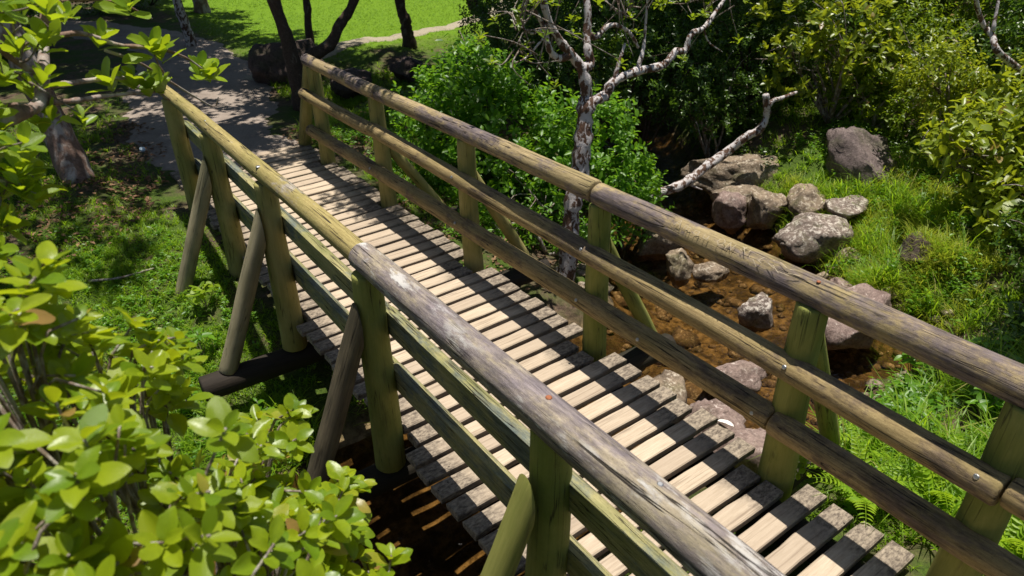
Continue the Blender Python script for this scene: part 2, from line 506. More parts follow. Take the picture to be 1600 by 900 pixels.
def log_object(name, p0, p1, r0, r1, m, parent, seed=0, sides=20, step=0.09, lump=0.05, bend=0.006, half=0.0, cut=None):
    """round (or half round, flat at local x = half) timber along local y, with soft knots and bevelled ends"""
    p0, p1 = Vector(p0), Vector(p1)
    L = (p1 - p0).length
    n = max(6, int(L / step)) + 1
    ys = list(np.linspace(0, L, n))
    ys = [0.0, 0.004, 0.012] + ys[1:-1] + [L - 0.012, L - 0.004, L]
    rs_ = np.random.default_rng(seed)
    off = Vector(rs_.uniform(-50, 50, 3))
    ph = rs_.uniform(0, 6.28, 2)
    V, F = [], []
    for i, y in enumerate(ys):
        t = y / L
        e = 1.0
        if i in (0, len(ys) - 1): e = 0.86
        elif i in (1, len(ys) - 2): e = 0.95
        r = (r0 + (r1 - r0) * t) * e
        cx = bend * math.sin(t * 3.1 + ph[0]) + 0.3 * bend * math.sin(t * 9 + ph[1])
        cz = bend * math.sin(t * 2.7 + ph[1]) + 0.3 * bend * math.sin(t * 8 + ph[0])
        for j in range(sides):
            a = 2 * math.pi * j / sides
            d = Vector((math.cos(a), 0, math.sin(a)))
            k = 1 + lump * mnoise.noise(Vector((d.x * 1.6, y * 2.2, d.z * 1.6)) + off) + lump * 0.5 * mnoise.noise(Vector((d.x * 5, y * 5, d.z * 5)) + off)
            x, z = d.x * r * k, d.z * r * k
            if half and x * (1 if half > 0 else -1) > abs(half):
                x = half * e
            V.append((x + cx, y, z + cz))
    if cut is not None:          # trim the far end flush with the upright plane x = cut
        Q = (p1 - p0).normalized().to_track_quat('Y', 'Z')
        ad = (p1 - p0).normalized()
        W = []
        for v in V:
            g = p0 + Q @ Vector(v)
            over = (g.x - cut) * (1 if ad.x > 0 else -1)
            W.append((v[0], v[1] - over / abs(ad.x), v[2]) if over > 0 else v)
        V = W
    n = len(ys)
    for i in range(n - 1):
        for j in range(sides):
            k = (j + 1) % sides
            F.append((i * sides + j, (i + 1) * sides + j, (i + 1) * sides + k, i * sides + k))
    F.append(tuple(range(sides)))
    F.append(tuple(reversed(range((n - 1) * sides, n * sides))))
    me = make_mesh(name, V, F, smooth=True)
    me.set_sharp_from_angle(angle=math.radians(38))
    o = link(name, me, m, parent)
    o.location = p0
    dy = (p1 - p0).normalized()
    if abs(dy.y) > 0.9:
        o.rotation_mode = 'QUATERNION'
        o.rotation_quaternion = Vector((0, 1, 0)).rotation_difference(dy)
    else:
        o.rotation_mode = 'QUATERNION'
        o.rotation_quaternion = dy.to_track_quat('Y', 'Z')
    return o

# leaf templates: (along, side, up) in units of length / width / length
T4 = (np.array([[0, 0, 0], [0.48, 0.5, 0.09], [1, 0, -0.10], [0.48, -0.5, 0.09]]), np.array([[0, 2, 1], [0, 3, 2]]))
T6 = (np.array([[0, 0, 0], [0.32, 0.42, 0.07], [0.32, -0.42, 0.07], [0.70, 0.40, 0.04], [0.70, -0.40, 0.04], [1, 0, -0.12], [0.45, 0, -0.01]]),
      np.array([[0, 6, 1], [0, 2, 6], [1, 6, 3], [2, 4, 6], [3, 6, 5], [6, 4, 5]]))
def blade_template():
    return (np.array([[0, 0.5, 0], [0, -0.5, 0], [0.38, 0.42, -0.03], [0.38, -0.42, -0.03], [0.70, 0.28, -0.16], [0.70, -0.28, -0.16], [0.92, 0, -0.42]]),
            np.array([[0, 1, 3], [0, 3, 2], [2, 3, 5], [2, 5, 4], [4, 5, 6]]))
TB = blade_template()

def leaf_arrays(P, D, N, L, W, tpl):
    tv, tf = tpl
    n, k = len(P), len(tv)
    D = unit(D)
    N = unit(N - D * np.sum(N * D, axis=1, keepdims=True))
    S = np.cross(N, D)
    V = (P[:, None, :] + tv[None, :, 0, None] * (L[:, None, None] * D[:, None, :])
         + tv[None, :, 1, None] * (W[:, None, None] * S[:, None, :])
         + tv[None, :, 2, None] * (L[:, None, None] * N[:, None, :]))
    F = tf[None, :, :] + (np.arange(n) * k)[:, None, None]
    return V.reshape(-1, 3), F.reshape(-1, 3).astype(np.int32)

def sphere_dirs(r, n, up=0.25):
    d = r.standard_normal((n, 3))
    d[:, 2] += up
    return unit(d)

def sprig_leaves(r, lobes, n_sprigs, per, L, W, sprig_len=0.16, up=0.35, shell=(0.55, 1.05), squash=0.85, flat=0.5, whorl=False):
    """leaf bases, directions and normals on sprigs spread through lumpy lobes"""
    lob = np.array(lobes, dtype=float)
    w = lob[:, 3] ** 2
    idx = r.choice(len(lob), n_sprigs, p=w / w.sum())
    d = sphere_dirs(r, n_sprigs, up)
    rad = lob[idx, 3] * r.uniform(shell[0] ** 2, shell[1] ** 2, n_sprigs) ** 0.5
    c = lob[idx, :3] + d * rad[:, None] * np.array([1, 1, squash])
    ax = unit(d * 0.8 + np.array([0, 0, 0.55]) + 0.35 * r.standard_normal((n_sprigs, 3)))
    P = np.repeat(c, per, axis=0)
    A = np.repeat(ax, per, axis=0)
    n = len(P)
    ref = unit(np.cross(A, unit(r.standard_normal((n_sprigs, 3)))[np.repeat(np.arange(n_sprigs), per)]))
    ref2 = np.cross(A, ref)
    k = np.tile(np.arange(per), n_sprigs)
    ang = k * (2.399 if not whorl else 2 * np.pi / per) + r.uniform(-0.3, 0.3, n)
    rd = ref * np.cos(ang)[:, None] + ref2 * np.sin(ang)[:, None]
    t = (k / max(1, per - 1)) if not whorl else 0.9 + 0.1 * r.random(n)
    P = P + A * ((t - 0.5) * sprig_len)[:, None]
    D = unit(rd + A * (r.uniform(0.1, 0.9, n) if not whorl else r.uniform(0.2, 1.1, n))[:, None])
    N = unit(np.array([0, 0, 1.0]) * flat + A * 0.6 + 0.45 * r.standard_normal((n, 3)))
    Ls = L * r.uniform(0.65, 1.2, n)
    return P, D, N, Ls, Ls * (W / L) * r.uniform(0.85, 1.15, n), c

# ------------------------------------------------------------------ terrain
STREAM = np.array([(10.5, 11.0, .7), (8.3, 8.4, .6), (6.6, 6.2, .55), (5.7, 5.0, .55), (5.15, 4.0, .65), (4.75, 3.1, .8), (4.1, 2.6, .85),
                   (3.2, 2.75, .75), (2.2, 2.85, .8), (1.2, 2.65, .8), (0.3, 2.3, .7), (-1.5, 1.9, .8), (-7, 1.5, .8)])
SIDE = np.array([(4.6, 2.6, .6), (5.1, 2.15, .38)])
PATHC = np.array([(1.85, 6.6, .70), (1.85, 7.6, .74), (1.72, 8.7, .80), (2.05, 10.0, 1.0), (2.3, 11.4, 1.0), (2.70, 14.0, .72), (2.1, 16.2, .7), (0.6, 18.4, .7), (-3, 21, .7)])

def seg_dist(x, y, line):
    best = np.full(np.shape(x), 1e9)
    for a, b in zip(line[:-1], line[1:]):
        dx, dy = b[0] - a[0], b[1] - a[1]
        t = np.clip(((x - a[0]) * dx + (y - a[1]) * dy) / (dx * dx + dy * dy), 0, 1)
        d = np.hypot(x - a[0] - t * dx, y - a[1] - t * dy) - (a[2] + t * (b[2] - a[2]))
        best = np.minimum(best, d)
    return best

def sstep(a, b, v):
    t = np.clip((v - a) / (b - a), 0, 1)
    return t * t * (3 - 2 * t)

_w = np.random.default_rng(3)
WAVES = [(_w.uniform(-1, 1, 2) * f, _w.uniform(0, 6.28), a) for f, a in ((0.6, .10), (0.9, .09), (1.7, .05), (2.6, .04), (4.1, .025), (6.3, .018), (9.0, .012), (13, .010))]

def ground_z(x, y):
    x = np.asarray(x, dtype=float); y = np.asarray(y, dtype=float)
    bump = sum(a * np.sin(k[0] * x * 1.6 + k[1] * y * 1.6 + p) for k, p, a in WAVES)
    north = -0.62 + 0.60 * sstep(3.6, 7.5, y)
    south = -0.42 + 0.34 * sstep(1.3, 0.2, y)
    base = np.where(y > 2.6, north, south)
    base = base + 1.35 * sstep(0.9, -0.6, x) * sstep(2.0, -0.2, y)
    base = base + 0.010 * np.maximum(0, y - 10)
    base = base + sstep(5.6, 8.0, x) * 0.35 * sstep(9.5, 6.0, y) + np.clip((x - 8.5) * 0.16, 0, 3.0) * sstep(12.5, 8.5, y)
    pd = seg_dist(x, y, PATHC)
    onp = sstep(0.9, 0.0, pd)
    z = base + bump * (1 - 0.85 * onp) * np.where(y > 11, 0.35, 1.0)
    z = z * (1 - onp) + (-0.045 + 0.010 * np.maximum(0, y - 10) + 0.12 * bump) * onp
    d = np.minimum(seg_dist(x, y, STREAM), seg_dist(x, y, SIDE))
    ch = sstep(-0.25, 0.75, d)
    z = (-1.06 + 0.5 * bump) * (1 - ch) + z * ch
    return z

def axis_coords(a, f0, f1, b, fine, coarse):
    out = [f0]
    while out[-1] < f1: out.append(out[-1] + fine)
    s = fine
    hi = out[-1]
    up = []
    while hi < b:
        s = min(s * 1.12, coarse); hi += s; up.append(hi)
    s = fine; lo = f0; dn = []
    while lo > a:
        s = min(s * 1.12, coarse); lo -= s; dn.append(lo)
    return np.array(dn[::-1] + out + up)

xs = axis_coords(-60, -2.0, 9.0, 90, 0.075, 4.0)
ys = axis_coords(-50, -1.0, 13.0, 110, 0.075, 4.0)
GX, GY = np.meshgrid(xs, ys)
GV = np.stack([GX, GY, ground_z(GX, GY)], axis=-1).reshape(-1, 3)
nx, ny = len(xs), len(ys)
ii = (np.arange(ny - 1)[:, None] * nx + np.arange(nx - 1)[None, :]).ravel()
tag(link('ground', make_mesh('ground', GV, np.stack([ii, ii + 1, ii + nx + 1, ii + nx], axis=1), True), M['ground']), kind='structure')

def strip(name, line, m, lift, wob, seed, step=0.12, across=14):
    C = catmull(line, 40)
    T = unit(np.gradient(C[:, :2], axis=0))
    Nn = np.stack([-T[:, 1], T[:, 0]], axis=1)
    r = np.random.default_rng(seed)
    n = len(C)
    s = np.arange(n)
    def edge(p):
        return wob * (np.sin(s * 0.21 + p) + 0.6 * np.sin(s * 0.53 + 2 * p) + 0.4 * np.sin(s * 1.1 + 3 * p))
    wl, wr = C[:, 2] + edge(r.uniform(0, 6)), C[:, 2] + edge(r.uniform(0, 6))
    V = []
    for k in range(across + 1):
        u = -1 + 2 * k / across
        w = np.where(u < 0, wl, wr) * u
        x, y = C[:, 0] + Nn[:, 0] * w, C[:, 1] + Nn[:, 1] * w
        V.append(np.stack([x, y, ground_z(x, y) + lift * (1 - abs(u) ** 6 * 1.6)], axis=1))
    V = np.stack(V, axis=1).reshape(-1, 3)
    q = across + 1
    i0 = (np.arange(n - 1)[:, None] * q + np.arange(across)[None, :]).ravel()
    me = make_mesh(name, V, np.stack([i0, i0 + q, i0 + q + 1, i0 + 1], axis=1), True)
    return tag(link(name, me, m), kind='structure')

strip('path', PATHC[1:], M['path'], 0.022, 0.05, 4)
LAWNP = np.array([(3.0, 10.9, .30), (4.3, 11.55, .26), (5.3, 12.0, .22), (6.2, 12.1, .21), (7.1, 12.35, .20), (9.0, 13.3, .22), (12, 15.2, .22), (16, 17.5, .25)])
strip('lawn_path', LAWNP, M['lawn_path'], 0.02, 0.03, 9)

WATER_Z = -0.85
wx, wy = np.linspace(-7, 11, 60), np.linspace(0.2, 11.3, 50)
WX, WY = np.meshgrid(wx, wy)
wi = (np.arange(49)[:, None] * 60 + np.arange(59)[None, :]).ravel()
tag(link('stream_water', make_mesh('stream_water', np.stack([WX, WY, np.full_like(WX, WATER_Z)], -1).reshape(-1, 3),
    np.stack([wi, wi + 1, wi + 61, wi + 60], axis=1), True), M['water']), kind='structure')

# ------------------------------------------------------------------ footbridge
bridge = tag(empty('footbridge', (1.85, 3.5, -0.3)), 'weathered timber footbridge with slatted deck and log handrails over the stream', 'footbridge')
B0 = Vector((1.85, 3.5, -0.3))
def on_bridge(o):
    o.location = Vector(o.location) - B0
    o.parent = bridge
    return o

POST_R = [(2.50, 6.90), (2.50, 5.52), (2.50, 4.10), (2.495, 2.69), (2.49, 1.33), (2.50, 0.50)]
POST_L = [(1.09, 6.62), (1.08, 5.41), (1.085, 4.20), (1.085, 2.77), (1.10, 1.41), (1.11, 0.05)]

def plank_mesh(seed, L=1.43, w=0.1045, h=0.040):
    r = np.random.default_rng(seed)
    nx_ = 15
    xs_ = np.linspace(-L / 2, L / 2, nx_)
    V, F = [], []
    b = 0.006
    prof = [(-w / 2, -h), (-w / 2, -b), (-w / 2 + b, 0), (w / 2 - b, 0), (w / 2, -b), (w / 2, -h)]
    wav = r.normal(0, 0.0016, nx_); wv2 = r.normal(0, 0.0016, nx_); warp = r.normal(0, 0.0025, 3)
    chip = np.zeros(nx_)
    if seed % 3 == 0:
        chip[int(r.integers(1, nx_ - 1))] = 0.008
    for i, x in enumerate(xs_):
        zz = warp[0] * math.cos(x * 2.2) + warp[1] * x
        for j, (y, z) in enumerate(prof):
            yy = y + (wav[i] if y < 0 else wv2[i] - chip[i])
            xe = x
            if i in (0, nx_ - 1):
                xe = x + (0.006 if i == 0 else -0.006) * (1 if j in (2, 3) else 0) + r.normal(0, 0.0015)
            V.append((xe, yy, z + zz + warp[2] * y * 3))
    k = len(prof)
    for i in range(nx_ - 1):
        for j in range(k):
            j2 = (j + 1) % k
            F.append((i * k + j, i * k + j2, (i + 1) * k + j2, (i + 1) * k + j))
    F.append(tuple(range(k - 1, -1, -1))); F.append(tuple((nx_ - 1) * k + j for j in range(k)))
    me = make_mesh('plank', V, F)
    me.materials.append(M['plank'])
    return me
PLANKS = [plank_mesh(s) for s in range(6)]
y = 7.60
k = 0
while y > -0.5:
    x0, x1 = 1.087 + rng.normal(0, 0.012), 2.562 + rng.normal(0, 0.010)
    for px, py in POST_R:
        if abs(y - py) < 0.125: x1 = 2.418
    for px, py in POST_L:
        if abs(y - py) < 0.125: x0 = 1.168
    o = link('plank', PLANKS[int(rng.integers(0, 6))])
    o.location = ((x0 + x1) / 2, y, rng.normal(0, 0.0022))
    o.scale = ((x1 - x0) / 1.43, 1.0, 1.0)
    if rng.random() < 0.5:
        o.scale.x *= -1; o.scale.y *= -1
    o.rotation_euler = (rng.normal(0, 0.006), 0, rng.normal(0, 0.004))
    on_bridge(o)
    y -= 0.1375 + rng.normal(0, 0.003)
    k += 1

def blog(name, p0, p1, r0, r1, m, seed, **kw):
    return on_bridge(log_object(name, p0, p1, r0, r1, M[m], None, seed, **kw))

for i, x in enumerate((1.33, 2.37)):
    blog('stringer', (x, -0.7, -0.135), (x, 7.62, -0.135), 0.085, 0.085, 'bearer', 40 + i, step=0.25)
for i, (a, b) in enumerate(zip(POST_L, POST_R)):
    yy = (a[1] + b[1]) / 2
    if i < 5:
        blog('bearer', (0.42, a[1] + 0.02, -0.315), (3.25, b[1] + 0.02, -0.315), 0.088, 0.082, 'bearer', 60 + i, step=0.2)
# posts
for i, (x, py) in enumerate(POST_R):
    blog('post', (x + 0.012, py, -0.30), (x + 0.008, py, 0.985), 0.080 if i < 4 else 0.092, 0.064 if i < 4 else 0.070, 'post' if i < 3 else 'post_green', 80 + i, step=0.12, lump=0.04)
for i, (x, py) in enumerate(POST_L):
    tx = 1.105 if i < 4 else 1.135
    blog('post', (x - 0.01, py, -0.235), (tx, py, 0.980), 0.085, 0.068 if i < 3 else 0.074, 'post' if i < 3 else 'post_green', 90 + i, step=0.12, lump=0.04)
blog('leaning_post', (2.53, 7.66, -0.06), (2.53, 7.03, 0.98), 0.070, 0.064, 'post', 99, step=0.12)
# braces
for i, (x, py) in enumerate(POST_R[1:5]):
    tz = (0.47, 0.59, 0.62, 0.74)[i]
    blog('brace', (3.10, py + 0.02, -0.27), (2.52, py, tz + 0.14), 0.050, 0.046, 'post' if i < 2 else 'post_green', 110 + i, step=0.05, cut=2.567)
for i, (x, py) in enumerate(POST_L[1:5]):
    blog('brace', (0.60, py + 0.01, -0.25), (1.10, py - 0.01, 0.885), 0.060, 0.055, ('brace', 'brace', 'brace_black', 'post_green')[i], 120 + i, step=0.05, lump=0.06, cut=1.018)

# handrails
def bolt(rail, x, yy, z, r=0.011, m='metal', normal=(0, 0, 1)):
    me = bpy.data.meshes.get('bolt_%s_%d' % (m, int(r * 1e4)))
    if me is None:
        V, F = [], []
        for j, (rr, h) in enumerate(((1.0, -0.3), (1.0, 0.25), (0.7, 0.45))):
            for a in range(8):
                V.append((math.cos(a * math.pi / 4) * r * rr, math.sin(a * math.pi / 4) * r * rr, h * r))
        for j in range(2):
            for a in range(8):
                F.append((j * 8 + a, j * 8 + (a + 1) % 8, j * 8 + 8 + (a + 1) % 8, j * 8 + 8 + a))
        F.append(tuple(range(16, 24)))
        me = make_mesh('bolt_%s_%d' % (m, int(r * 1e4)), V, F)
        me.materials.append(M[m])
    o = link('bolt', me)
    nn = Vector(normal).normalized()
    o.rotation_mode = 'QUATERNION'
    o.rotation_quaternion = nn.to_track_quat('Z', 'Y')
    o.location = Vector((x, yy, z))
    bpy.context.view_layer.update()
    o.parent = rail
    o.matrix_parent_inverse = rail.matrix_world.inverted()
    return o

TZ = 1.022
ra = blog('top_rail', (1.115, 2.862, TZ - 0.006), (1.105, 6.78, TZ), 0.060, 0.053, 'rail_olive', 131, sides=24, bend=0.010)
rb = blog('top_rail', (1.135, -0.60, TZ + 0.004), (1.110, 2.850, TZ), 0.079, 0.070, 'rail_grey', 132, sides=28, step=0.07, bend=0.010, lump=0.06)
rc = blog('top_rail', (2.50, 5.462, TZ), (2.50, 7.06, TZ), 0.062, 0.058, 'rail_tan', 133, sides=24)
rd_ = blog('top_rail', (2.50, 2.72, TZ + 0.01), (2.50, 5.45, TZ), 0.066, 0.061, 'rail_tan', 134, sides=24, bend=0.010)
re_ = blog('top_rail', (2.50, -0.6, TZ), (2.50, 2.708, TZ + 0.012), 0.072, 0.066, 'rail_tan', 135, sides=24, bend=0.012)
# right middle and low rails on the inner faces of the posts
rm1 = blog('middle_rail', (2.425, 5.53, 0.70), (2.425, 7.06, 0.70), 0.060, 0.057, 'rail_brown', 141, half=0.034)
rm2 = blog('middle_rail', (2.420, 0.45, 0.672), (2.425, 5.52, 0.70), 0.064, 0.060, 'rail_brown', 142, bend=0.010, half=0.036)
rm3 = blog('middle_rail', (2.420, -0.6, 0.664), (2.420, 0.44, 0.668), 0.060, 0.062, 'rail_brown', 143, half=0.036)
rl1 = blog('low_rail', (2.420, 1.36, 0.345), (2.425, 7.02, 0.335), 0.066, 0.060, 'rail_brown', 144, bend=0.010, half=0.036)
rl2 = blog('low_rail', (2.420, -0.6, 0.350), (2.420, 1.35, 0.348), 0.062, 0.064, 'rail_brown', 145, bend=0.008, half=0.036)
# left half-round rails, flat face outwards
ll1 = blog('middle_rail', (1.172, 2.80, 0.69), (1.172, 6.72, 0.69), 0.070, 0.066, 'board', 151, half=-0.012)
ll2 = blog('middle_rail', (1.176, -0.6, 0.69), (1.174, 2.79, 0.69), 0.072, 0.070, 'board', 152, half=-0.012)
ll3 = blog('low_rail', (1.172, 2.80, 0.335), (1.172, 6.72, 0.335), 0.070, 0.066, 'board', 153, half=-0.012)
ll4 = blog('low_rail', (1.176, -0.6, 0.335), (1.174, 2.79, 0.335), 0.072, 0.070, 'board', 154, half=-0.012)
bpy.context.view_layer.update()
bolt(rb, 1.130, 1.42, TZ + 0.076, 0.012, 'rust')
bolt(rb, 1.142, 0.93, TZ + 0.079, 0.010)
bolt(ra, 1.110, 2.93, TZ + 0.055, 0.007, 'rust')
bolt(ra, 1.09, 4.22, TZ + 0.056, 0.016)
bolt(ra, 1.10, 5.41, TZ + 0.054, 0.012)
bolt(rd_, 2.49, 2.79, TZ + 0.074, 0.008, 'rust')
bolt(re_, 2.49, 1.33, TZ + 0.073, 0.009, 'rust')
for rail, pts in ((rm2, ((2.69, 0.70), (4.1, 0.70), (1.33, 0.68), (0.53, 0.675))), (rl1, ((2.72, 0.345), (4.1, 0.34), (1.44, 0.345), (2.2, 0.345), (5.52, 0.34)))):
    for yy, zz in pts:
        bolt(rail, 2.368, yy, zz + 0.028, 0.011, 'metal', (-0.85, 0, 0.45))

# carved letters on the right handrail: strokes pressed on the round face, raised by half a millimetre
GLYPH = {'A': [[(0, 0), (.4, 1), (.8, 0)], [(.15, .38), (.65, .38)]], 'm': [[(0, 0), (0, .6), (.3, .6), (.35, 0)], [(.35, .5), (.65, .6), (.7, 0)]],
         'a': [[(.6, .6), (.1, .5), (.05, .1), (.5, .05), (.6, .6), (.65, 0)]], 'u': [[(0, .6), (.05, .05), (.45, .05), (.5, .6), (.55, 0)]],
         'O': [[(.4, 0), (.05, .3), (.1, .8), (.45, 1), (.8, .7), (.75, .25), (.4, 0)]], 'N': [[(0, 0), (.05, 1), (.65, 0), (.7, 1)]]}
sv, sf = [], []
def stroke(y0, y1, a0, a1, w=0.0012):
    n = 4
    base = len(sv)
    for i in range(n + 1):
        t = i / n
        yy = y0 + (y1 - y0) * t; a = a0 + (a1 - a0) * t
        dy_, da = (y1 - y0), (a1 - a0) * 0.069
        ln = math.hypot(dy_, da) + 1e-9
        for s in (-1, 1):
            y2 = yy + s * w * da / ln; a2 = a - s * w * dy_ / ln / 0.069
            sv.append((2.50 - math.sin(a2) * 0.0735, y2, TZ + 0.008 + math.cos(a2) * 0.0735))
    for i in range(n):
        q = base + i * 2
        sf.append((q, q + 1, q + 3, q + 2))
def flush(name):
    o = link(name, make_mesh(name, np.array(sv), list(sf)), M['scratch'])
    sv.clear(); sf.clear()
    o.parent = re_
    o.matrix_parent_inverse = re_.matrix_world.inverted()
    return o
def carve(text, ystart, hgt, step, a_base):
    yy = ystart
    for ch in text:
        for line in GLYPH.get(ch, []):
            for (ax, ay), (bx, by) in zip(line[:-1], line[1:]):
                stroke(yy - ax * step * 0.8, yy - bx * step * 0.8, a_base - ay * hgt, a_base - by * hgt)
        flush('carved_letter')
        yy -= step * (1.0 if ch != 'm' else 0.95)
carve('Amau', 2.10, 0.55, 0.062, 0.80)
carve('ON', 1.84, 0.55, 0.058, 0.78)
for i in range(16):
    yc = rng.uniform(1.45, 1.72); ac = rng.uniform(0.1, 0.8)
    stroke(yc, yc + rng.normal(0, 0.03), ac, ac + rng.normal(0, 0.35), 0.0012)
flush('scratch')['kind'] = 'stuff'

# ------------------------------------------------------------------ rocks
def rock(name, label, x, y, z, sx, sy, sz, m, seed, rot=0.0, cat='rock', sub=4, sharp=0.35, group=None, tilt=(0, 0)):
    import bmesh
    bm = bmesh.new()
    bmesh.ops.create_icosphere(bm, subdivisions=sub, radius=1.0)
    off = Vector((seed * 7.3, seed * 3.1, seed * 1.7))
    r = np.random.default_rng(seed)
    planes = [(Vector(unit(r.standard_normal(3))), r.uniform(0.50, 0.80)) for _ in range(13)] + [(Vector((r.normal(0, .15), r.normal(0, .15), 1)).normalized(), 0.62)]
    for v in bm.verts:
        p = v.co.copy()
        d = p.normalized()
        for nn, h in planes:
            dd = d.dot(nn)
            if dd > 0 and p.dot(nn) > h:
                p -= nn * (p.dot(nn) - h) * (0.80 + sharp * 0.5)
        p += d * (0.14 + 0.16 * mnoise.noise(d * 1.6 + off) + 0.09 * mnoise.noise(d * 4 + off) + 0.06 * mnoise.noise(d * 9 + off) + 0.035 * mnoise.noise(d * 19 + off))
        v.co = Vector((p.x * sx, p.y * sy, p.z * sz))
    me = bpy.data.meshes.new(name)
    bm.to_mesh(me); bm.free()
    me.polygons.foreach_set('use_smooth', np.ones(len(me.polygons), dtype=bool))
    o = link(name, me, M[m])
    o.location = (x, y, z)
    o.rotation_euler = (tilt[0], tilt[1], rot)
    return tag(o, label, cat, group)

rock('boulder', 'pale speckled boulder half in the stream by the shrub', 5.05, 4.55, -0.80, .33, .24, .24, 'rock_brown', 1, 0.3)
rock('rock', 'angular tan rock with a dark hollow beneath, mid-stream', 4.83, 4.02, -0.80, .19, .15, .20, 'rock_brown', 2, 0.6)
rock('rock', 'low flat tan rock beside the riffle', 5.05, 3.80, -0.84, .19, .13, .10, 'rock_brown', 3, -0.4)
rock('rock', 'reddish tan rock leaning on a paler twin at the far bank', 6.05, 4.40, -0.68, .19, .17, .27, 'rock_pink', 4, 0.9)
rock('rock', 'pale lichened rock with a square face beside the reddish one', 6.22, 4.10, -0.66, .24, .20, .26, 'rock_brown', 5, 0.2)
rock('rock', 'grey rounded stone ringed by grass above the dark boulder', 6.55, 3.85, -0.50, .26, .20, .17, 'rock_brown', 6, 0.5)
rock('boulder', 'large dark boulder with white crusty top at the water edge', 6.00, 3.40, -0.66, .38, .27, .28, 'rock', 7, -0.5)
rock('rock', 'flat whitish rock set in grass behind the dark boulder', 6.55, 3.42, -0.46, .27, .19, .12, 'rock', 8, 0.2)
rock('rock', 'small peaked rock with white lichen standing alone in brown water', 4.68, 2.98, -0.80, .17, .14, .22, 'rock', 9, 0.0)
rock('boulder', 'broad pinkish boulder beside the patch of blue water', 5.05, 2.32, -0.68, .34, .24, .24, 'rock_pink', 10, 0.2, tilt=(0.15, -0.2))
rock('rock', 'flat wet pink rock glinting in the shallows', 3.83, 2.52, -0.76, .24, .17, .13, 'rock_pink', 11, -0.4)
rock('rock', 'mossy ochre rock against the deck edge', 2.86, 2.42, -0.50, .26, .22, .22, 'rock_brown', 12, 0.3)
rock('rock', 'wet pink rock beside the deck planks', 3.00, 2.08, -0.50, .24, .22, .22, 'rock_pink', 13, 1.0)
rock('rock', 'pink rock at the foot of a bridge post', 2.98, 1.72, -0.48, .22, .20, .22, 'rock_pink', 14, 1.9)
rock('boulder', 'long layered rock ledge dappled with light under dark shrubs', 6.80, 4.75, -0.50, .74, .40, .22, 'rock_brown', 15, -0.45, sharp=0.6)
rock('rock', 'low ledge stone with grass at its foot', 6.35, 4.55, -0.62, .42, .20, .14, 'rock_brown', 16, -0.3)
rock('boulder', 'big sloping dark boulder on the bank beneath bushes', 7.40, 3.78, -0.24, .58, .36, .28, 'rock_purple', 17, 0.9, tilt=(0.3, -0.5))
rock('rock', 'reddish stone at the grass margin', 5.60, 2.75, -0.78, .20, .14, .13, 'rock_pink', 18, 0.5)
rock('rock', 'rounded purple-grey cobble by a bridge brace', 3.42, 2.95, -0.62, .10, .09, .10, 'rock_pink', 19, 0.0)
rock('rock', 'flat brown rock at the downstream grass edge', 6.15, 2.95, -0.82, .24, .14, .09, 'rock_brown', 20, 0.3)
rock('rock', 'half-hidden rock in the yellowing grass', 6.15, 2.45, -0.40, .22, .16, .14, 'rock_dark', 21, 0.3)
rock('boulder', 'black-faced boulder beside the path', 3.55, 10.75, 0.18, .52, .42, .40, 'rock_dark', 22, 0.2)
rock('rock', 'smooth white rock behind the handrail', 4.40, 7.95, 0.02, .24, .20, .22, 'rock_white', 23, 0.3)
rock('rock', 'dark rock with pale flecks below the lawn edge', 5.0, 9.7, 0.05, .30, .24, .24, 'rock_dark', 24, 0.6)
rock('rock', 'mottled rock in the shade under the lone trunk', 5.35, 9.0, 0.05, .42, .30, .28, 'rock_dark', 25, 1.6)
rock('rock', 'dark stone tucked behind the handrail end', 3.95, 9.55, 0.05, .35, .26, .22, 'rock_dark', 26, 2.2)
rock('rock', 'small brown rock at the dark waterline under the bush', 0.62, 2.98, -0.66, .20, .11, .12, 'rock_brown', 27, 0.3)

# loose stones of the stream bed: nobody could count them
gx = rng.uniform(2.4, 7.2, 1500); gy = rng.uniform(1.6, 6.4, 1500)
gz = ground_z(gx, gy)
keep = gz < -0.62
gx, gy, gz = gx[keep], gy[keep], gz[keep]
oct_v = np.array([[1, 0, 0], [-1, 0, 0], [0, 1, 0], [0, -1, 0], [0, 0, 1], [0, 0, -1], [.62, .62, .4], [-.62, .62, .4], [-.62, -.62, .4], [.62, -.62, .4]])
oct_f = np.array([[4, 0, 6], [4, 6, 2], [4, 2, 7], [4, 7, 1], [4, 1, 8], [4, 8, 3], [4, 3, 9], [4, 9, 0], [0, 2, 6], [2, 1, 7], [1, 3, 8], [3, 0, 9], [5, 2, 0], [5, 1, 2], [5, 3, 1], [5, 0, 3]])
n = len(gx)
sc = rng.lognormal(-3.25, 0.5, n)[:, None] * rng.uniform(0.6, 1.3, (n, 3)) * np.array([1, 1, 0.65])
an = rng.uniform(0, 6.28, n)
lv = oct_v[None] * sc[:, None, :] * rng.uniform(0.8, 1.2, (n, 10, 1))
cx, sx_ = np.cos(an)[:, None], np.sin(an)[:, None]
lv = np.stack([lv[..., 0] * cx - lv[..., 1] * sx_, lv[..., 0] * sx_ + lv[..., 1] * cx, lv[..., 2]], -1)
lv += np.stack([gx, gy, gz], -1)[:, None, :]
tag(link('stream_gravel', make_mesh('stream_gravel', lv.reshape(-1, 3), (oct_f[None] + (np.arange(n) * 10)[:, None, None]).reshape(-1, 3).astype(np.int32)), M['rock_brown']),
    'loose brown stones on the stream bed', 'gravel', kind='stuff')

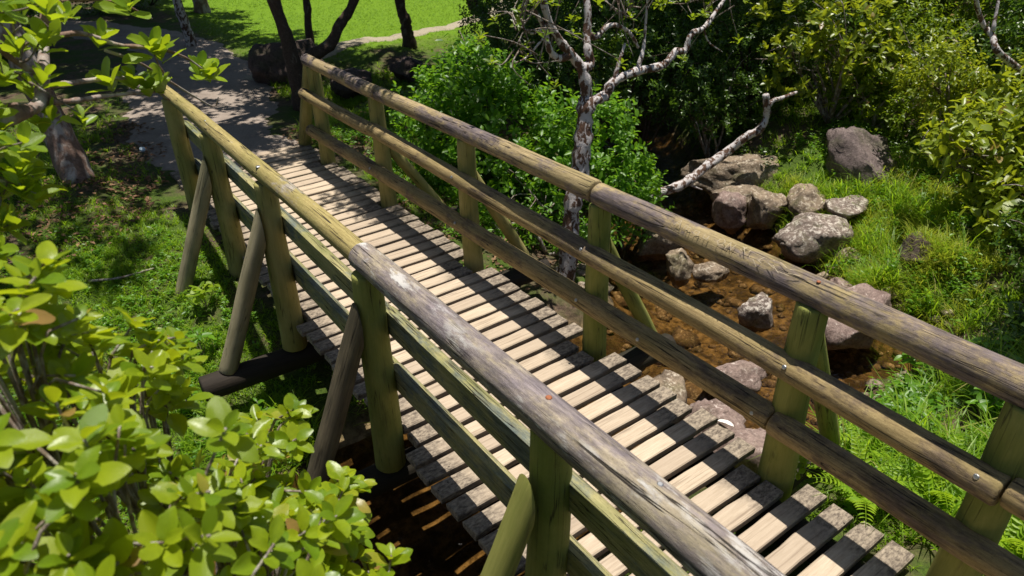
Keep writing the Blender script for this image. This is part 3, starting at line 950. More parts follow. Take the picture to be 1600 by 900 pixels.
# ------------------------------------------------------------------ detailed near leaves
def leaf_mesh(seed, obovate=0.6, m='leaf_bush'):
    """single curved leaf of unit length along +x, normal +z, with folded midrib and wavy margin"""
    r = np.random.default_rng(seed)
    st = np.array([0.0, 0.10, 0.28, 0.5, 0.7, 0.86, 0.96, 1.0])
    pk = obovate
    wd = np.where(st < pk, np.sin(st / pk * math.pi / 2) ** 0.9, np.cos((st - pk) / (1 - pk) * math.pi / 2) ** 0.62)
    wd[0] = 0.03; wd[-1] = 0.02
    hw = 0.27 * r.uniform(0.9, 1.12)
    curl = r.uniform(-0.12, 0.34); fold = r.uniform(0.10, 0.55); tw = r.uniform(-0.35, 0.35)
    V, F = [], []
    for i, s in enumerate(st):
        zc = -curl * s * s
        for j, q in enumerate((-1, -0.5, 0, 0.5, 1)):
            yv = q * wd[i] * hw
            zv = zc + fold * abs(yv) + tw * yv * s + (0.02 * r.standard_normal() if abs(q) == 1 else 0)
            V.append((s, yv + 0.02 * math.sin(s * 3), zv))
    for i in range(len(st) - 1):
        for j in range(4):
            a = i * 5 + j
            F.append((a, a + 5, a + 6, a + 1))
    me = make_mesh('leaf', V, F, True)
    me.materials.append(M[m])
    return me

def fine_template(me):
    v = np.empty(len(me.vertices) * 3); me.vertices.foreach_get('co', v)
    v = v.reshape(-1, 3)
    f = np.array([tuple(p.vertices) for p in me.polygons])
    v = v * np.array([1, 2.0, 1])
    return v, np.vstack([f[:, [0, 1, 2]], f[:, [0, 2, 3]]])

def place_leaf(me, P, D, N, L, parent, base):
    D = Vector(D).normalized(); N = Vector(N)
    N = (N - D * N.dot(D)).normalized()
    S = N.cross(D)
    o = bpy.data.objects.new('leaf', me)
    COL.objects.link(o)
    o.parent = parent
    mat = Matrix(((D.x, S.x, N.x, 0), (D.y, S.y, N.y, 0), (D.z, S.z, N.z, 0), (0, 0, 0, 1)))
    o.matrix_basis = Matrix.Translation(Vector(P) - Vector(base)) @ mat @ Matrix.Scale(L, 4)
    return o

def fine_plant(root, base, P, D, N, L, meshes, near=300, rest_mat=None, ratio=0.5, dead=None, fine=False):
    """the leaves that show largest become objects, the others one mass of the same leaf shape"""
    dist = np.linalg.norm(P - CAM, axis=1) / L
    ax = np.array([0.49280057, 0.7043986, -0.51085244])
    cosang = ((P - CAM) @ ax) / np.linalg.norm(P - CAM, axis=1)
    score = dist + np.where(cosang < 0.72, 1e3, 0)
    order = np.argsort(score)
    for q in order[:near]:
        me = meshes[int(rng.integers(0, len(meshes)))]
        if dead is not None and rng.random() < 0.02:
            me = dead
        place_leaf(me, P[q], D[q], N[q], L[q], root, base)
    rest = order[near:]
    if len(rest):
        if fine:
            kk = len(meshes)
            V, F = merge([leaf_arrays(P[rest[q::kk]] - np.array(base), D[rest[q::kk]], N[rest[q::kk]], L[rest[q::kk]], L[rest[q::kk]] * 0.5, fine_template(meshes[q])) for q in range(kk)])
        else:
            V, F = leaf_arrays(P[rest] - np.array(base), D[rest], N[rest], L[rest], L[rest] * ratio, T6)
        o = link('foliage', make_mesh('foliage', V, F, fine), rest_mat, root)
        o['kind'] = 'stuff'

def whorls(r, tips, axes, per, L, lo=0.25, hi=1.0):
    tips = np.asarray(tips, dtype=float); axes = unit(np.asarray(axes, dtype=float))
    n = len(tips)
    A = np.repeat(axes, per, axis=0); T = np.repeat(tips, per, axis=0)
    m = n * per
    ref = unit(np.cross(axes, unit(r.standard_normal((n, 3)))))
    ref = np.repeat(ref, per, axis=0); ref2 = np.cross(A, ref)
    k = np.tile(np.arange(per), n)
    ang = k * 2.399 + np.repeat(r.uniform(0, 6.28, n), per)
    rd = ref * np.cos(ang)[:, None] + ref2 * np.sin(ang)[:, None]
    inner = k / per
    D = unit(rd + A * (lo + (hi - lo) * inner + 0.15 * r.standard_normal(m))[:, None] + 0.12 * r.standard_normal((m, 3)))
    N = unit(A * 1.0 - rd * 0.6 + np.array([0, 0, 0.5]) + 0.25 * r.standard_normal((m, 3)))
    P = T - A * ((1 - inner) * 0.045)[:, None]
    Ls = L * (1.1 - 0.45 * inner) * r.uniform(0.75, 1.15, m)
    return P, D, N, Ls

LEAF_BUSH = [leaf_mesh(s, 0.52, 'leaf_bush') for s in range(6)]
LEAF_DEAD = leaf_mesh(77, 0.5, 'leaf_dead')
LEAF_TREE = [leaf_mesh(20 + s, 0.64, 'leaf_tree') for s in range(6)]
LEAF_LIME = [leaf_mesh(40 + s, 0.42, 'leaf_lime') for s in range(4)]
LEAF_BROAD = [leaf_mesh(60 + s, 0.42, 'leaf_broad') for s in range(4)]

# foreground bush
bb = (0.0, 1.25, float(ground_z(0.0, 1.25)) - 0.02)
bush = tag(empty('bush', bb), 'glossy yellow-green bush with round leathery leaves beside the bridge and dark water', 'bush')
lobes = [(-.22, 1.50, 1.74, .30), (-.06, 1.60, 1.55, .27), (.02, 1.75, 1.30, .27), (.22, 1.70, 1.06, .26), (.32, 1.48, .92, .27), (.30, 1.18, .80, .27),
         (-.10, 1.20, 1.45, .36), (.10, 1.22, 1.18, .32), (-.32, 1.05, 1.58, .30), (-.34, .78, 1.55, .28), (-.02, .92, 1.22, .32), (-.48, 1.32, 1.66, .32), (.14, .92, .95, .28), (-.55, 1.0, 1.5, .3), (.22, 1.30, .95, .30), (.05, 1.5, 1.1, .3), (.02, 1.1, .95, .3), (-.15, .75, 1.3, .3)]
r = np.random.default_rng(21)
lob = np.array(lobes)
n = 440
idx = r.choice(len(lob), n, p=lob[:, 3] ** 2 / (lob[:, 3] ** 2).sum())
d = sphere_dirs(r, n, 0.7)
tips = lob[idx, :3] + d * (lob[idx, 3] * r.uniform(0.45, 1.0, n))[:, None]
ok = np.linalg.norm(tips - CAM, axis=1) > 0.85
tips, d, idx = tips[ok], d[ok], idx[ok]
axes = unit(d * 0.7 + np.array([0.05, -0.05, 0.7]) + 0.25 * r.standard_normal((len(tips), 3)))
P, D, N, Ls = whorls(r, tips, axes, 8, 0.077)
fine_plant(bush, bb, P, D, N, Ls, LEAF_BUSH, 300, M['leaf_bush'], 0.52, LEAF_DEAD, True)
specs = []
for q in range(len(lob)):
    c = lob[q, :3]
    mid = (np.array(bb) + c) / 2 + r.normal(0, 0.08, 3)
    specs.append(((np.array(bb) + r.normal(0, .05, 3) * [1, 1, 0], mid, c), 0.014, 0.007))
    for t_ in np.where(idx == q)[0]:
        specs.append(((mid * 0.3 + c * 0.7, (c + tips[t_]) / 2 + r.normal(0, .02, 3), tips[t_]), 0.005, 0.0028))
V, F = tubes([((np.array(p) - np.array(bb)), a, b) for p, a, b in specs], 6, 0.08, 1, 3)
link('stem', make_mesh('stem', V, F, True), M['stem'], bush)

# overhanging tree, its branches reach in over the left bank
tb = (-1.5, 1.9, float(ground_z(-1.5, 1.9)) - 0.05)
otree = tag(empty('overhanging_tree', tb), 'tree with crooked pale branches and rounded leaves overhanging the left bank', 'tree')
br = [((tb, (-1.35, 1.95, 0.6), (-.95, 2.1, 1.5), (-.45, 2.22, 1.9)), 0.06, 0.026),
      (((-.45, 2.22, 1.9), (-.05, 2.33, 2.04), (.06, 2.44, 2.05), (.10, 2.54, 2.11), (.14, 2.66, 2.19), (.18, 2.78, 2.29), (.2, 2.9, 2.5)), 0.024, 0.011),
      (((.06, 2.44, 2.05), (.16, 2.54, 2.02), (.28, 2.66, 1.99), (.42, 2.78, 1.95)), 0.010, 0.004),
      (((.10, 2.50, 2.08), (.20, 2.6, 2.06), (.30, 2.72, 2.03), (.40, 2.80, 1.99), (.47, 2.83, 1.90)), 0.009, 0.0035),
      (((.14, 2.66, 2.19), (.25, 2.72, 2.18), (.34, 2.74, 2.13), (.46, 2.74, 2.10), (.56, 2.84, 2.04), (.62, 2.87, 1.98)), 0.009, 0.0035),
      (((.30, 2.72, 2.12), (.40, 2.82, 2.05), (.50, 2.90, 1.95), (.60, 2.98, 1.85), (.66, 3.02, 1.80), (.68, 3.00, 1.84)), 0.006, 0.0025),
      (((.50, 2.90, 1.95), (.47, 2.85, 2.02), (.45, 2.76, 2.08)), 0.004, 0.0025),
      (((.10, 2.52, 2.10), (.03, 2.5, 2.18), (-.02, 2.46, 2.28)), 0.010, 0.005),
      (((.18, 2.76, 2.27), (.28, 2.8, 2.27), (.40, 2.86, 2.24), (.50, 2.92, 2.17)), 0.007, 0.003),
      (((-.05, 2.33, 2.04), (-.10, 2.25, 1.97), (-.14, 2.2, 1.88)), 0.009, 0.004),
      (((-.45, 2.22, 1.9), (-.25, 2.12, 1.86), (-.14, 2.14, 1.80)), 0.012, 0.005),
      (((.06, 2.44, 2.05), (-.05, 2.48, 2.06), (-.15, 2.5, 2.1)), 0.007, 0.004)]
V, F = tubes([((np.array(p) - np.array(tb)), a, b) for p, a, b in br], 8, 0.10, 31, 5)
link('branch', make_mesh('branch', V, F, True), M['bark_pale'], otree)
r = np.random.default_rng(8)
tips = [(.44, 2.72, 2.12), (.47, 2.76, 2.09), (.61, 2.87, 1.99), (.64, 2.89, 1.97), (.44, 2.80, 1.97), (.40, 2.78, 1.98), (.36, 2.75, 2.02), (.27, 2.68, 2.04), (.30, 2.74, 2.16), (.42, 2.8, 2.24)]
n = 74
lob = np.array([(-.02, 2.45, 2.30, .22), (.10, 2.6, 2.26, .16), (.02, 2.4, 2.15, .20), (-.12, 2.20, 1.97, .14), (-.18, 2.12, 1.84, .14), (-.14, 2.22, 1.90, .12), (.10, 2.52, 2.05, .09), (-.2, 2.3, 2.1, .25), (.22, 2.8, 2.36, .16)])
idx = r.choice(len(lob), n)
d = sphere_dirs(r, n, 0.4)
more = lob[idx, :3] + d * (lob[idx, 3] * r.uniform(0.5, 1.05, n))[:, None]
tw = [((lob[a, :3] * 0.7 + m_ * 0.3, (lob[a, :3] + m_) / 2 + r.normal(0, .02, 3), m_), 0.004, 0.002) for a, m_ in zip(idx, more)]
V, F = tubes([((np.array(p) - np.array(tb)), a, b) for p, a, b in tw], 5, 0.08, 61, 3)
link('twig', make_mesh('twig', V, F, True), M['stem'], otree)['kind'] = 'stuff'
tips = np.vstack([np.array(tips), more])
axes = unit(0.25 * r.standard_normal((len(tips), 3)) + np.array([0.1, -0.1, 0.9]))
P, D, N, Ls = whorls(r, tips, axes, 7, 0.072, 0.5, 1.3)
Ls[:70] *= 1.35
fine_plant(otree, tb, P, D, N, Ls, LEAF_TREE, 300, M['leaf_tree'], 0.55, None, True)

# ------------------------------------------------------------------ shrubs
def shrub(name, label, base, lobes, sprigs, per, L, W, m, seed, cat='shrub', group=None, tpl=T4, whorl=False, near=0, leaf_meshes=None, stems=6, shell=(0.5, 1.05), stem_mat='stem', sprig_len=None, flat=0.5, up=0.35):
    r = np.random.default_rng(seed)
    gz = float(ground_z(base[0], base[1]))
    b = np.array([base[0], base[1], gz - 0.03])
    root = tag(empty(name, b), label, cat, group)
    lb = np.array(lobes, dtype=float)
    lb[:, 2] += 0.0
    P, D, N, Ls, Ws, c = sprig_leaves(r, lb, sprigs, per, L, W, sprig_len or L * 2.0, up=up, shell=shell, whorl=whorl, flat=flat)
    if near:
        fine_plant(root, b, P, D, N, Ls, leaf_meshes, near, M[m], W / L)
    else:
        V, F = leaf_arrays(P - b, D, N, Ls, Ws, tpl)
        link('foliage', make_mesh('foliage', V, F), M[m], root)['kind'] = 'stuff'
    sp = []
    for q in range(stems):
        e = lb[q % len(lb), :3] - b + r.normal(0, lb[q % len(lb), 3] * 0.25, 3)
        mid = e * 0.5 + r.normal(0, 0.08, 3)
        sp.append((((0, 0, 0), mid, e), 0.02 + 0.01 * r.random(), 0.007))
        for w in range(4):
            t2 = e + r.normal(0, lb[q % len(lb), 3] * 0.5, 3)
            sp.append(((mid * 0.4 + e * 0.6, (e + t2) / 2 + r.normal(0, .05, 3), t2), 0.008, 0.003))
    V, F = tubes(sp, 5, 0.1, seed, 3)
    link('stem', make_mesh('stem', V, F, True), M[stem_mat], root)
    return root

# bright broadleaf shrubs between the handrail and the lichened tree
shrub('shrub', 'bright green broad-leaved shrub growing right behind the handrail', (3.9, 6.2), [(3.75, 6.5, .25, .62), (4.25, 6.1, .25, .65), (4.1, 6.6, .55, .55), (3.6, 5.9, -.05, .5)], 620, 9, .085, .045, 'leaf_broad', 201, near=300, leaf_meshes=LEAF_BROAD)
shrub('shrub', 'leafy green shrub at the foot of the lichened tree', (4.4, 5.1), [(4.35, 5.2, .0, .55), (4.7, 4.85, -.2, .45), (4.0, 5.3, -.1, .45), (4.8, 5.3, .2, .5)], 480, 9, .080, .042, 'leaf_broad', 202, tpl=T6)
shrub('shrub', 'fresh green shrub between lichened trunk and stream', (4.75, 4.75), [(4.72, 4.62, -.35, .35), (4.95, 4.9, -.2, .32)], 170, 9, .07, .034, 'leaf_broad', 203, tpl=T6)
shrub('shrub', 'small pale green weed bush under the handrail by the tree foot', (3.75, 4.75), [(3.8, 4.8, -.35, .30), (4.05, 4.45, -.42, .26), (3.3, 5.1, -.35, .3)], 190, 9, .06, .026, 'leaf_broad', 204, tpl=T6)
# dark evergreen thicket
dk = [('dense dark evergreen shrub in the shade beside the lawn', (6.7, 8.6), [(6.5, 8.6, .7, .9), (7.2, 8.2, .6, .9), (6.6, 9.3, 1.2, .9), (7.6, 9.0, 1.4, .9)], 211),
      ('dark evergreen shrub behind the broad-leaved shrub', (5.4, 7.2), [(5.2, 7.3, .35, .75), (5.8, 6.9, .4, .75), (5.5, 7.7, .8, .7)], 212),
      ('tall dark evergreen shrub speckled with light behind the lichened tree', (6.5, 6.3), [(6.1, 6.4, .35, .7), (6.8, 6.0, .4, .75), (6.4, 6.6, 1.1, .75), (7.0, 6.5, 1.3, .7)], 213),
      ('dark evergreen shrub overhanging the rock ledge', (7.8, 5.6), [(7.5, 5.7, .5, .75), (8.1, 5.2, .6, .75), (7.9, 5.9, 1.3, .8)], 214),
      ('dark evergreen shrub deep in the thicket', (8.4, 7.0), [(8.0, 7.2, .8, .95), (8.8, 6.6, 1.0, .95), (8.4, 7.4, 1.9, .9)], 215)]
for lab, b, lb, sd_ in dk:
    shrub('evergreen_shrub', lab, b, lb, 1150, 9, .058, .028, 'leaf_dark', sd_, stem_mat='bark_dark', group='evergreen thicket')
shrub('shrub', 'shrub with pale twigs and rosettes of lime leaves above the white branch', (8.0, 4.6), [(7.6, 4.75, .55, .45), (7.9, 4.5, .85, .45), (7.5, 5.0, .95, .4), (8.3, 4.4, .55, .4)], 240, 7, .10, .05, 'leaf_lime', 221, tpl=T6, whorl=True, stems=10)
shrub('bush', 'yellow-green small-leaved bush at the top of the far bank', (10.3, 6.3), [(9.9, 6.6, 1.3, .95), (10.7, 6.1, 1.4, .95), (10.1, 6.0, .8, .8), (10.9, 6.9, 2.1, .9)], 1500, 9, .062, .034, 'leaf_yellow', 222)
shrub('bush', 'mid-green leafy bush behind the white bare branch', (9.9, 4.3), [(9.5, 4.5, .9, .8), (10.2, 4.1, 1.1, .85), (9.9, 4.6, 1.7, .8), (9.4, 3.9, .6, .6)], 1200, 9, .06, .032, 'leaf_yellow', 223)
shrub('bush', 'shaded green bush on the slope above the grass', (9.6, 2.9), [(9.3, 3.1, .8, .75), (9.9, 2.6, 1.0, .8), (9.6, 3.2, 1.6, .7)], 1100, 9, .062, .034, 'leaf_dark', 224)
shrub('shrub', 'shrub with long lime and yellowing leaves above the grassy bank', (7.3, 2.35), [(6.9, 2.55, .35, .42), (7.4, 2.3, .45, .48), (7.1, 2.0, .15, .42), (7.8, 2.5, .65, .45), (6.6, 2.0, .0, .35)], 330, 8, .115, .045, 'leaf_lime', 225, near=300, leaf_meshes=LEAF_LIME, flat=0.9)
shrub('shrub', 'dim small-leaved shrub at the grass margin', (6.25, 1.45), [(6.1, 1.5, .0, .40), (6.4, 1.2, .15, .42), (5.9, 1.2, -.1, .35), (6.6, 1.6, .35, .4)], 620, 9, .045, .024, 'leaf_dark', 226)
shrub('bush', 'large shaded bush filling the slope behind the lime shrub', (8.7, 2.0), [(8.4, 2.1, .6, .7), (8.9, 1.6, .8, .75), (8.6, 2.5, 1.2, .7)], 1000, 9, .065, .035, 'leaf_dark', 227)
shrub('bush', 'light green bush at the foot of the slope behind the big boulder', (8.3, 4.2), [(8.2, 4.4, .25, .42), (8.5, 3.9, .4, .45), (8.7, 4.3, .8, .5), (8.1, 3.8, .1, .3)], 520, 9, .06, .032, 'leaf_yellow', 228)
shrub('bush', 'small-leaved green bush between the thicket and the rosette shrub', (7.0, 5.5), [(6.9, 5.5, .0, .40), (7.2, 5.3, .15, .40), (6.6, 5.6, .15, .35)], 460, 9, .05, .026, 'leaf_dark', 229)
shrub('bush', 'bright small-leaved bush high behind the rosette shrub', (9.0, 5.0), [(8.8, 5.2, .9, .6), (9.2, 4.9, 1.2, .6), (8.9, 5.5, 1.5, .6), (9.5, 5.4, 1.0, .6)], 900, 9, .055, .03, 'leaf_yellow', 230)
shrub('bush', 'leafy bush with fine twigs on top of the grassy bank', (8.0, 3.0), [(7.9, 3.1, .35, .45), (8.2, 2.8, .5, .45), (7.8, 3.4, .7, .4)], 480, 9, .065, .03, 'leaf_lime', 231, tpl=T6)
shrub('shrub', 'low dark leafy shrub in the shade behind the top handrail', (5.1, 1.0), [(5.0, 1.15, -.15, .28), (5.4, .95, .0, .34), (4.8, .75, -.18, .24), (5.6, 1.3, .0, .25)], 330, 8, .06, .03, 'leaf_dark', 232, tpl=T6)
# thicket further back
far = [((9.6, 9.3), 1.2, 'leaf_dark'), ((11.2, 8.2), 1.4, 'leaf_yellow'), ((12.6, 6.4), 1.5, 'leaf_yellow'), ((12.4, 4.4), 1.4, 'leaf_dark'), ((11.6, 2.8), 1.2, 'leaf_dark'),
       ((13.8, 8.4), 1.8, 'leaf_dark'), ((14.8, 5.8), 1.8, 'leaf_yellow'), ((14.3, 3.6), 1.6, 'leaf_yellow'), ((11.0, 10.6), 1.5, 'leaf_dark'), ((13.4, 11.2), 1.8, 'leaf_dark'), ((16.5, 8.0), 2.0, 'leaf_dark'),
       ((8.9, 10.6), 1.2, 'leaf_dark'), ((16.5, 4.8), 2.0, 'leaf_dark')]
for i, (b, s, m) in enumerate(far):
    g = float(ground_z(*b))
    lb = [(b[0] + rng.normal(0, .5 * s), b[1] + rng.normal(0, .5 * s), g + s * h, s * .62) for h in (.35, .55, .9, 1.2, 1.3)]
    shrub('thicket_bush', 'dense dark green bush of the thicket behind the stream' if m == 'leaf_dark' else 'dense yellow-green bush of the thicket behind the stream', b, lb, 1150, 9, .085, .046, m, 240 + i, stem_mat='bark_dark', group='thicket behind the stream', stems=4)
# shade shrubs at the far end of the path
for i, (b, s) in enumerate([((2.6, 18.3), 1.0), ((-.6, 15.4), 1.1), ((3.4, 19.6), 1.1), ((1.4, 20.2), 1.4), ((-1.2, 13.2), 1.1), ((-1.6, 10.4), .9), ((-3, 18), 1.5), ((.2, 21.5), 1.5)]):
    g = float(ground_z(*b))
    lb = [(b[0] + rng.normal(0, .4 * s), b[1] + rng.normal(0, .4 * s), g + s * h, s * .6) for h in (.3, .5, .8, 1.1)]
    shrub('path_bush', 'dark bush in the shade along the far path', b, lb, 700, 9, .085, .046, 'leaf_dark', 270 + i, stem_mat='bark_dark', group='bushes along the far path', stems=4)

# ------------------------------------------------------------------ trees
def canopy_mesh(seed, n=420, per=9, R=1.5):
    r = np.random.default_rng(seed)
    lb = [(r.uniform(-1, 1) * R * .75, r.uniform(-1, 1) * R * .75, r.uniform(-.4, .4), r.uniform(.35, .6) * R * .72) for _ in range(11)]
    P, D, N, Ls, Ws, c = sprig_leaves(r, lb, n, per, .13, .075, 0.28, shell=(0.3, 1.05), squash=0.6)
    V, F = leaf_arrays(P, D, N, Ls, Ws, T4)
    me = make_mesh('crown', V, F)
    me.materials.append(M['leaf_canopy'])
    return me
CANOPY = [canopy_mesh(300 + i, (300, 250, 360, 210)[i]) for i in range(4)]
DENSE = [canopy_mesh(310 + i, 560) for i in range(2)]

def tree(name, label, specs, m, crowns, seed, group=None, sides=10, rough=0.07):
    base = np.array(specs[0][0][0], dtype=float)
    root = tag(empty(name, base), label, 'tree', group)
    V, F = tubes([((np.array(p) - base), a, b) for p, a, b in specs], sides, rough, seed, 5)
    link('trunk', make_mesh('trunk', V, F, True), M[m], root)
    for q, (cx_, cy_, cz_, s) in enumerate(crowns):
        o = link('crown', CANOPY[(seed + q) % 4] if s < 0.88 and not label.startswith('dark trunk beyond') else DENSE[(seed + q) % 2], None, root)
        o['kind'] = 'stuff'
        o.location = Vector((cx_, cy_, cz_)) - Vector(base)
        o.rotation_euler = (0, 0, (seed * 1.7 + q * 2.1) % 6.28)
        o.scale = (s, s, s * 0.8)
    return root

tree('path_tree', 'dark leaning tree trunk beside the far handrail end', [(((3.10, 9.20, -.10), (3.09, 9.2, .35), (3.10, 9.3, .81), (3.05, 9.4, 1.26), (2.9, 9.5, 2.6), (2.7, 9.5, 4.2)), .11, .05), (((2.95, 9.5, 2.4), (2.4, 9.1, 3.6), (2.2, 8.9, 4.4)), .05, .02), (((2.9, 9.5, 2.8), (3.4, 9.8, 4.0)), .05, .02)], 'bark_dark',
     [(2.75, 9.7, 4.6, 1.0), (1.9, 8.9, 4.5, .8), (3.3, 8.5, 4.4, .8), (2.5, 7.5, 4.1, .6), (3.25, 6.0, 4.0, .45)], 1)
tree('path_tree', 'dark tree curving away from the handrail end towards the lawn', [(((3.22, 9.42, -.10), (3.30, 9.4, .44), (3.69, 9.4, .63), (3.87, 9.4, .86), (4.13, 9.4, 1.15), (4.7, 9.3, 2.2), (5.2, 9.2, 3.8)), .10, .04), (((4.7, 9.3, 2.2), (5.4, 8.6, 3.8)), .05, .02)], 'bark_dark',
     [(5.0, 9.0, 4.5, 1.1), (5.9, 8.2, 4.6, 1.0), (4.6, 7.6, 4.4, .8)], 2)
tree('path_tree', 'thin dark sapling trunk at the lawn edge behind the leaning tree', [(((4.38, 12.0, .0), (4.40, 12.0, .5), (4.43, 12.0, .84), (4.4, 12.0, 2.5), (4.2, 11.8, 4.0)), .075, .03)], 'bark_dark', [(4.5, 11.3, 4.6, .9), (4.9, 12.0, 4.9, .7)], 3)
tree('path_tree', 'lone crooked dark trunk standing on the lawn edge', [(((5.86, 11.2, -.05), (5.80, 11.2, .25), (5.79, 11.2, .48), (5.72, 11.2, .78), (5.6, 11.1, 2.4), (5.5, 11.0, 4.0)), .12, .05)], 'bark_dark', [(5.9, 10.4, 4.8, .8), (6.8, 9.7, 4.6, .9)], 4)
tree('path_tree', 'bent dark trunk at the edge of the evergreen thicket', [(((7.1, 10.4, -.05), (7.0, 10.5, .4), (6.75, 10.6, .75), (6.85, 10.6, 1.1), (7.1, 10.4, 2.4), (7.4, 10.0, 4.0)), .13, .06)], 'bark_dark', [(7.6, 9.4, 4.6, 1.2), (8.6, 8.4, 4.8, 1.2)], 5)
tree('pale_tree', 'leaning pinkish-pale tree trunk on the left bank', [(((.33, 7.6, -.15), (.28, 7.7, .1), (.26, 7.9, .58), (.21, 8.1, 1.15), (.15, 8.25, 1.7), (-.1, 8.6, 3.0), (-.3, 8.9, 4.4)), .15, .08), (((-.1, 8.6, 3.0), (.6, 8.9, 4.2)), .06, .02)], 'bark_pale',
     [(-.2, 8.9, 4.6, 1.1), (.9, 8.3, 4.7, .8), (.8, 9.9, 4.7, .9), (0.2, 7.0, 4.4, .7), (-.9, 6.0, 4.5, .7), (.85, 6.55, 4.1, .42), (.35, 5.75, 4.1, .35)], 6, sides=12)
tree('path_tree', 'lichen-flecked trunk standing in the middle of the far path', [(((2.94, 14.0, -.05), (2.90, 14.0, .4), (2.86, 14.0, .9), (2.8, 14.0, 2.4), (2.7, 13.9, 4.2)), .10, .05)], 'bark_lichen', [(2.6, 13.6, 4.7, 1.1), (3.9, 12.4, 4.8, .9), (2.3, 12.1, 4.8, .9), (4.4, 13.6, 4.8, .8), (1.6, 14.8, 4.9, 1.2), (3.2, 15.3, 5.2, 1.2), (2.4, 14.2, 5.6, 1.2), (2.9, 16.8, 5.6, 1.2), (1.7, 16.2, 5.8, 1.3), (2.6, 12.9, 5.4, .9)], 7)
tree('path_tree', 'reddish-brown trunk at the end of the far path', [(((4.0, 17.3, -.05), (4.0, 17.3, .8), (3.9, 17.2, 2.4), (3.9, 17.1, 4.4)), .20, .09)], 'bark_pale', [(3.4, 16.6, 5.0, 1.3), (2.4, 17.8, 5.0, 1.4), (1.2, 16.6, 5.0, 1.3), (0.2, 18.8, 5.0, 1.4), (3.4, 19.4, 5.2, 1.4), (-.6, 13.6, 5, 1.2), (-1.2, 11, 5, 1.2)], 8)
# lichened tree by the stream
root = tree('lichened_tree', 'gnarled tree with white lichen-blotched bark standing behind the handrail', [
    (((3.42, 4.15, -.75), (3.50, 4.15, -.4), (3.58, 4.2, .08), (3.70, 4.25, .39), (3.78, 4.3, .74), (3.84, 4.35, .98)), .088, .066),
    (((3.84, 4.35, .95), (3.83, 4.35, 1.07), (3.80, 4.37, 1.2), (3.71, 4.4, 1.33), (3.60, 4.4, 1.44), (3.49, 4.4, 1.60), (3.40, 4.4, 1.85)), .055, .024),
    (((3.71, 4.4, 1.33), (3.58, 4.4, 1.32), (3.49, 4.4, 1.40), (3.46, 4.42, 1.55), (3.35, 4.4, 1.7)), .034, .015),
    (((3.78, 4.37, 1.2), (3.90, 4.38, 1.24), (3.88, 4.4, 1.34), (3.92, 4.46, 1.46), (3.95, 4.5, 1.65), (4.0, 4.7, 2.1), (4.15, 5.3, 3.2)), .042, .02),
    (((3.92, 4.46, 1.46), (4.05, 4.5, 1.40), (4.18, 4.5, 1.47), (4.30, 4.5, 1.46), (4.44, 4.5, 1.38), (4.55, 4.5, 1.25)), .026, .012),
    (((3.80, 4.33, .85), (3.95, 4.38, .92), (4.08, 4.4, .93), (4.19, 4.4, 1.04), (4.45, 4.4, 1.08), (4.76, 4.4, 1.08), (4.92, 4.4, 1.18), (5.04, 4.4, 1.17), (5.10, 4.4, 1.30), (5.28, 4.42, 1.33), (5.45, 4.46, 1.42), (5.63, 4.5, 1.55), (5.8, 4.5, 1.9)), .046, .014),
    (((4.19, 4.4, 1.05), (4.26, 4.42, 1.2), (4.34, 4.45, 1.32)), .022, .010),
    (((4.45, 4.4, 1.08), (4.55, 4.44, 1.24), (4.60, 4.48, 1.40), (4.62, 4.5, 1.7)), .020, .008),
    (((3.49, 4.4, 1.60), (3.30, 4.35, 1.55), (3.15, 4.3, 1.62)), .014, .005), (((3.46, 4.42, 1.5), (3.28, 4.4, 1.38), (3.12, 4.35, 1.36)), .010, .004),
    (((5.28, 4.42, 1.33), (5.35, 4.4, 1.2), (5.5, 4.35, 1.1)), .010, .004)], 'bark_lichen', [(4.2, 5.8, 3.9, .6)], 9, rough=0.10)
r = np.random.default_rng(91)
bse = np.array((3.42, 4.15, -.75))
tw = []
tl = []
for c in [(3.4, 4.4, 1.75), (3.2, 4.35, 1.6), (3.6, 4.5, 1.8), (3.95, 4.6, 1.8), (4.3, 4.5, 1.6), (4.5, 4.5, 1.55), (4.65, 4.5, 1.7), (5.5, 4.45, 1.6), (5.7, 4.5, 1.8), (5.2, 4.45, 1.6), (4.9, 4.6, 1.65), (3.2, 4.3, 1.45)]:
    for q in range(9):
        a = np.array(c) + r.normal(0, .06, 3)
        e = np.array(c) + r.normal(0, .22, 3)
        tw.append((((a - bse), (a + e) / 2 - bse + r.normal(0, .04, 3), e - bse), .007, .0025))
        if q < 6: tl.append(e)
V, F = tubes(tw, 5, .1, 91, 3)
link('twig', make_mesh('twig', V, F, True), M['stem'], root)['kind'] = 'stuff'
tl = np.array(tl)
P, D, N, Ls = whorls(r, tl, unit(r.standard_normal((len(tl), 3)) * .4 + [0, 0, 1]), 7, .075)
V, F = leaf_arrays(P - bse, D, N, Ls, Ls * .5, T6)
link('foliage', make_mesh('foliage', V, F), M['leaf_yellow'], root)['kind'] = 'stuff'

